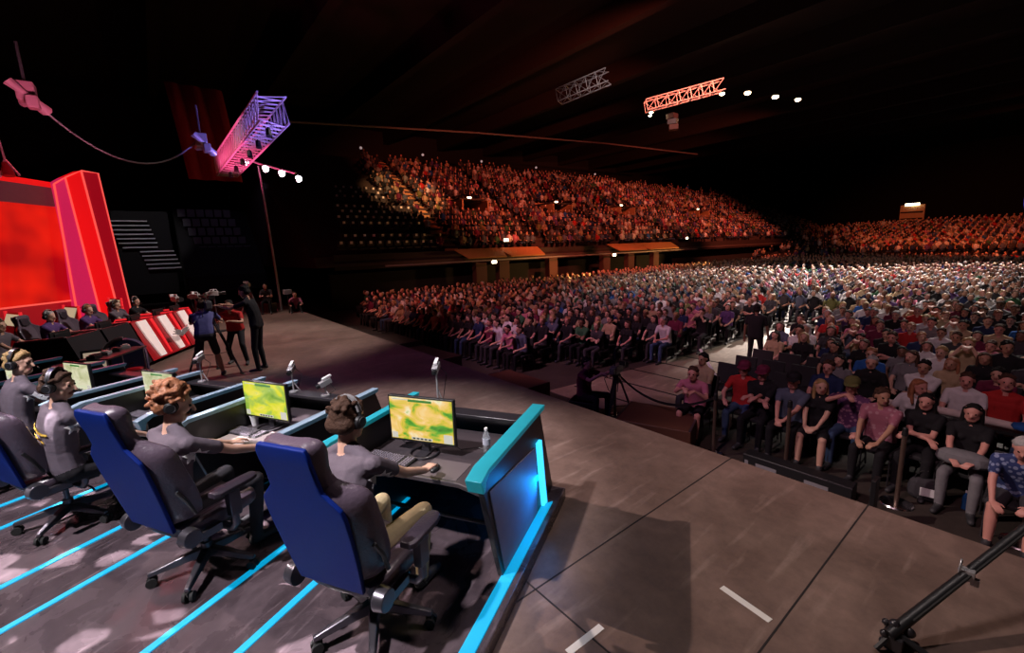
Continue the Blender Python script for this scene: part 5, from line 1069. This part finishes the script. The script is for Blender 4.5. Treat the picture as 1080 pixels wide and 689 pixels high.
# rear tower, blue arch, ceiling trusses and lamps
t = tag(empty('lit_stair_tower', (-14.6, 84.8, 3.2)), 'tan lit block with lamp on top in the rear stand', 'tower')
MB().box((0, 0, 1.2), (2.6, 1, 4.2), .1).build('body', mat('tan_block', (.45, .30, .16), .8), t, smooth=0)
g = MB()
for k in range(4): g.box((0, -.55, -.4 + k * .9), (2.4, .2, .16))
g.build('cross_bar', M_dark, t, smooth=0); MB().box((0, -.5, 3.35), (1.5, .3, .3)).build('lamp', M_bulb, t)
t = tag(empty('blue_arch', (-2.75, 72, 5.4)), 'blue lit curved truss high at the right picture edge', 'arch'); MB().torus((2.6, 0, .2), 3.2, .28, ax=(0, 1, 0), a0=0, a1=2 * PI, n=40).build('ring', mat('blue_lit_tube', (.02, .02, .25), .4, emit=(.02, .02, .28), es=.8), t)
truss('ceiling_truss', (-17.2, 17.2, 10.0), (-14.9, 18.3, 10.5), .6, M_tr, 'short ceiling truss lit warm white, left of two', 5, 'ceiling trusses over the audience')
truss('ceiling_truss', (-16.6, 23.8, 10.45), (-13.6, 26.9, 11.3), .6, M_tr, 'longer ceiling truss lit warm white, right of two', 7, 'ceiling trusses over the audience')
t = tag(empty('speaker_cluster', (-15.8, 25.3, 9.6)), 'small hanging speaker cluster under the right ceiling truss', 'speaker')
for k in range(3): MB().box((.06 * k, 0, .3 - k * .32), (.5, .5, .28), .3 * k).build('cabinet', M_blackm, t)
M_hot = mat('warm_lamp', (.9, .8, .6), .3, emit=(1, .72, .4), es=22)
for i, (x, y, z, s) in enumerate(((-21.5, 42.5, 15.7, .28), (-19.9, 44.0, 15.6, .34), (-18.2, 45.7, 15.1, .34), (-17.0, 47.5, 14.85, .3), (-18.6, 27.2, 10.9, .12), (-16.6, 24.4, 10.2, .14))):
    t = tag(empty('ceiling_lamp', (x, y, z)), ('warm ceiling lamp leftmost of the bright four', 'second of four bright ceiling lamps', 'third of four bright ceiling lamps', 'lowest and rightmost of four bright ceiling lamps', 'small white lamp right of the longer ceiling truss', 'small white lamp below the longer ceiling truss')[i], 'lamp', 'ceiling lamps over the audience')
    MB().cyl((0, 0, .3), (0, -.05, 0), s * .6, s).build('housing', M_black, t); MB().sph((0, -.05, -.02), (s * .8, s * .8, s * .5)).build('bulb', M_hot, t)
# balcony front line across the ceiling and cove lamps
tag(MB().tube([(-44.5, 10, 14.1), (-43, 30, 15.3), (-41, 50, 16.0), (-39, 70, 16.2)], .10, 6).build('ceiling_rail', mat('rail_taupe', (.16, .12, .13), .5)), 'thin pale rail running along under the ceiling above the side tier', 'rail')
for i, y in enumerate((14, 21, 29, 38, 50)):
    t = tag(empty('cove_lamp', (-46.5, y + 4, 13.1)), 'tiny dim lamp above the side tier, %s from the stage end' % ORD[i], 'lamp', 'tiny lamps above the side tier'); MB().sph((0, 0, 0), .14).build('bulb', mat('dim_bulb', (.4, .35, .35), .5, emit=(.6, .45, .45), es=.5), t); MB().cyl((-.2, 0, 0), (0, 0, 0), .06).build('holder', M_black, t)
# ================================================================== LIGHTS
def spot(name, loc, target, power, size, col=(1, 1, 1), blend=.3, rad=.15):
    l = bpy.data.lights.new(name, 'SPOT'); l.energy = power; l.spot_size = math.radians(size); l.spot_blend = blend; l.color = col; l.shadow_soft_size = rad
    o = bpy.data.objects.new(name, l); COL.objects.link(o); o.location = loc
    o.rotation_euler = (V3(target) - V3(loc)).to_track_quat('-Z', 'Y').to_euler(); return o
spot('stage_spot_key', (-15.5, -9.5, 16), (-1.5, 2.3, 0), 12500, 22, (1, .79, .72), .5, .12)
spot('stage_spot_back', (-2.0, -5.5, 12), (-4.7, .0, .6), 11000, 30, (1, .93, .97), .4, .2)
spot('stage_spot_far', (-10, 12, 14), (-14.8, .9, 0), 9000, 32, (1, .86, .8), .6, .2)
spot('stage_spot_corner', (-20, 0, 12), (-19, 3.5, 0), 2500, 40, (1, .8, .7), .8, .2)
spot('stage_red_wash', (-21, -2, 8), (-14, -.5, 0), 900, 60, (1, .1, .12), .8, .3)
spot('truss_red', (-21, 1.5, 3), (-21.5, 3.1, 7), 2600, 75, (1, .08, .25), .5, .2)
spot('truss_violet', (-14, 5.5, 4), (-16.5, 3, 7), 1800, 60, (.35, .22, 1), .5, .2)
spot('violet_wash', (-8, -4, 11), (-7.5, 3.6, 0), 700, 50, (.35, .25, 1), .8, .3)
spot('aud_front_pink', (-9, 1, 11), (-9, 12, -.9), 3400, 44, (1, .45, .6), .6, .3)
spot('aud_front_pale', (-2, -2, 10), (-1.5, 9.5, -.5), 1500, 36, (1, .6, .68), .6, .3)
spot('aud_back_right', (-2, 29, 14), (-2.5, 16, -.9), 13000, 30, (1, .9, .82), .6, .3)
spot('aud_back_mid', (-12.5, 44, 15), (-11, 30, -.9), 105000, 50, (1, .84, .74), .6, .3)
spot('aud_back_right2', (-3, 50, 16), (-3, 34, -.9), 100000, 46, (1, .84, .76), .6, .3)
spot('aud_front_mid', (-10, 6, 15), (-10, 30, 0), 6000, 64, (1, .78, .72), .7, .3)
spot('aud_left_red', (-14, 4, 12), (-20, 13, 0), 4000, 50, (1, .3, .25), .6, .3)
spot('tier_red', (-8, 22, 15), (-34, 32, 6), 24000, 66, (1, .17, .09), .5, .3)
spot('tier_red_far', (-10, 52, 15), (-34, 60, 6), 24000, 66, (1, .18, .09), .5, .3)
spot('tier_steps', (-16, 14, 13), (-36, 17.5, 7), 16000, 20, (1, .5, .2), .4, .3)
spot('rear_orange', (-4, 50, 15), (-4, 74, 1), 15000, 75, (1, .17, .05), .5, .3)
spot('side_steps_spot', (-36, 0, 10), (-45, -.6, 4), 700, 40, (1, .95, 1), .5, .2)
spot('side_stand_wash', (-34, 6, 10), (-44, 4.5, 3), 220, 50, (.5, .45, .8), .5, .2)
spot('stage_fill', (-1.5, 5, 14), (-1.4, 2.4, 0), 1900, 34, (1, .84, .82), .8, .6)  # soft fill, added to lift the shadow on the right of the stage
spot('hoist_pink', (-9, -.5, 3), (-15.6, -2.3, 5.8), 1000, 38, (1, .35, .5), .5, .1)
spot('gallery_orange', (-21, 25, .8), (-25.8, 20, 2.2), 900, 120, (1, .5, .15), .5, .2)
spot('gallery_orange_far', (-21, 42, .8), (-25.8, 37, 2.2), 1200, 120, (1, .5, .15), .5, .2)
spot('ceiling_brown_wash', (-20, 30, 6), (-22, 34, 18), 250, 100, (1, .35, .25), .8, .3)
# LED spill of the booth's glow strip and a breakup gobo on the player platform
l = bpy.data.lights.new('glow_strip_light', 'AREA'); l.shape = 'RECTANGLE'; l.size = .5; l.size_y = .05; l.energy = 4; l.color = (.0, .3, 1); o = bpy.data.objects.new('glow_strip_light', l); COL.objects.link(o)
o.location = A(-1.10, 3.42, .45); o.rotation_euler = (-(UA * .9 + VA) * 1).to_track_quat('-Z', 'Y').to_euler()
g = spot('gobo_spot', (-9, -7, 13), (-4.2, -.6, .1), 60000, 17, (1, .9, .93), .3, .02); l = g.data; l.use_nodes = True; nt = l.node_tree; em = nt.nodes['Emission']
tc = nt.nodes.new('ShaderNodeTexCoord'); vo = nt.nodes.new('ShaderNodeTexVoronoi'); vo.inputs['Scale'].default_value = 95; nt.links.new(tc.outputs['Normal'], vo.inputs['Vector'])
sx = nt.nodes.new('ShaderNodeSeparateXYZ'); nt.links.new(vo.outputs['Color'], sx.inputs[0]); gt = nt.nodes.new('ShaderNodeMath'); gt.operation = 'GREATER_THAN'; gt.inputs[1].default_value = .9
nt.links.new(sx.outputs[0], gt.inputs[0]); nt.links.new(gt.outputs[0], em.inputs['Strength'])
w = bpy.data.worlds.new('world'); sc.world = w; w.use_nodes = True; w.node_tree.nodes['Background'].inputs[0].default_value = (.004, .004, .006, 1); w.node_tree.nodes['Background'].inputs[1].default_value = 1
sc.view_settings.view_transform = 'Standard'; sc.view_settings.look = 'None'; sc.view_settings.gamma = 1; sc.view_settings.exposure = 0; sc.view_settings.use_curve_mapping = False
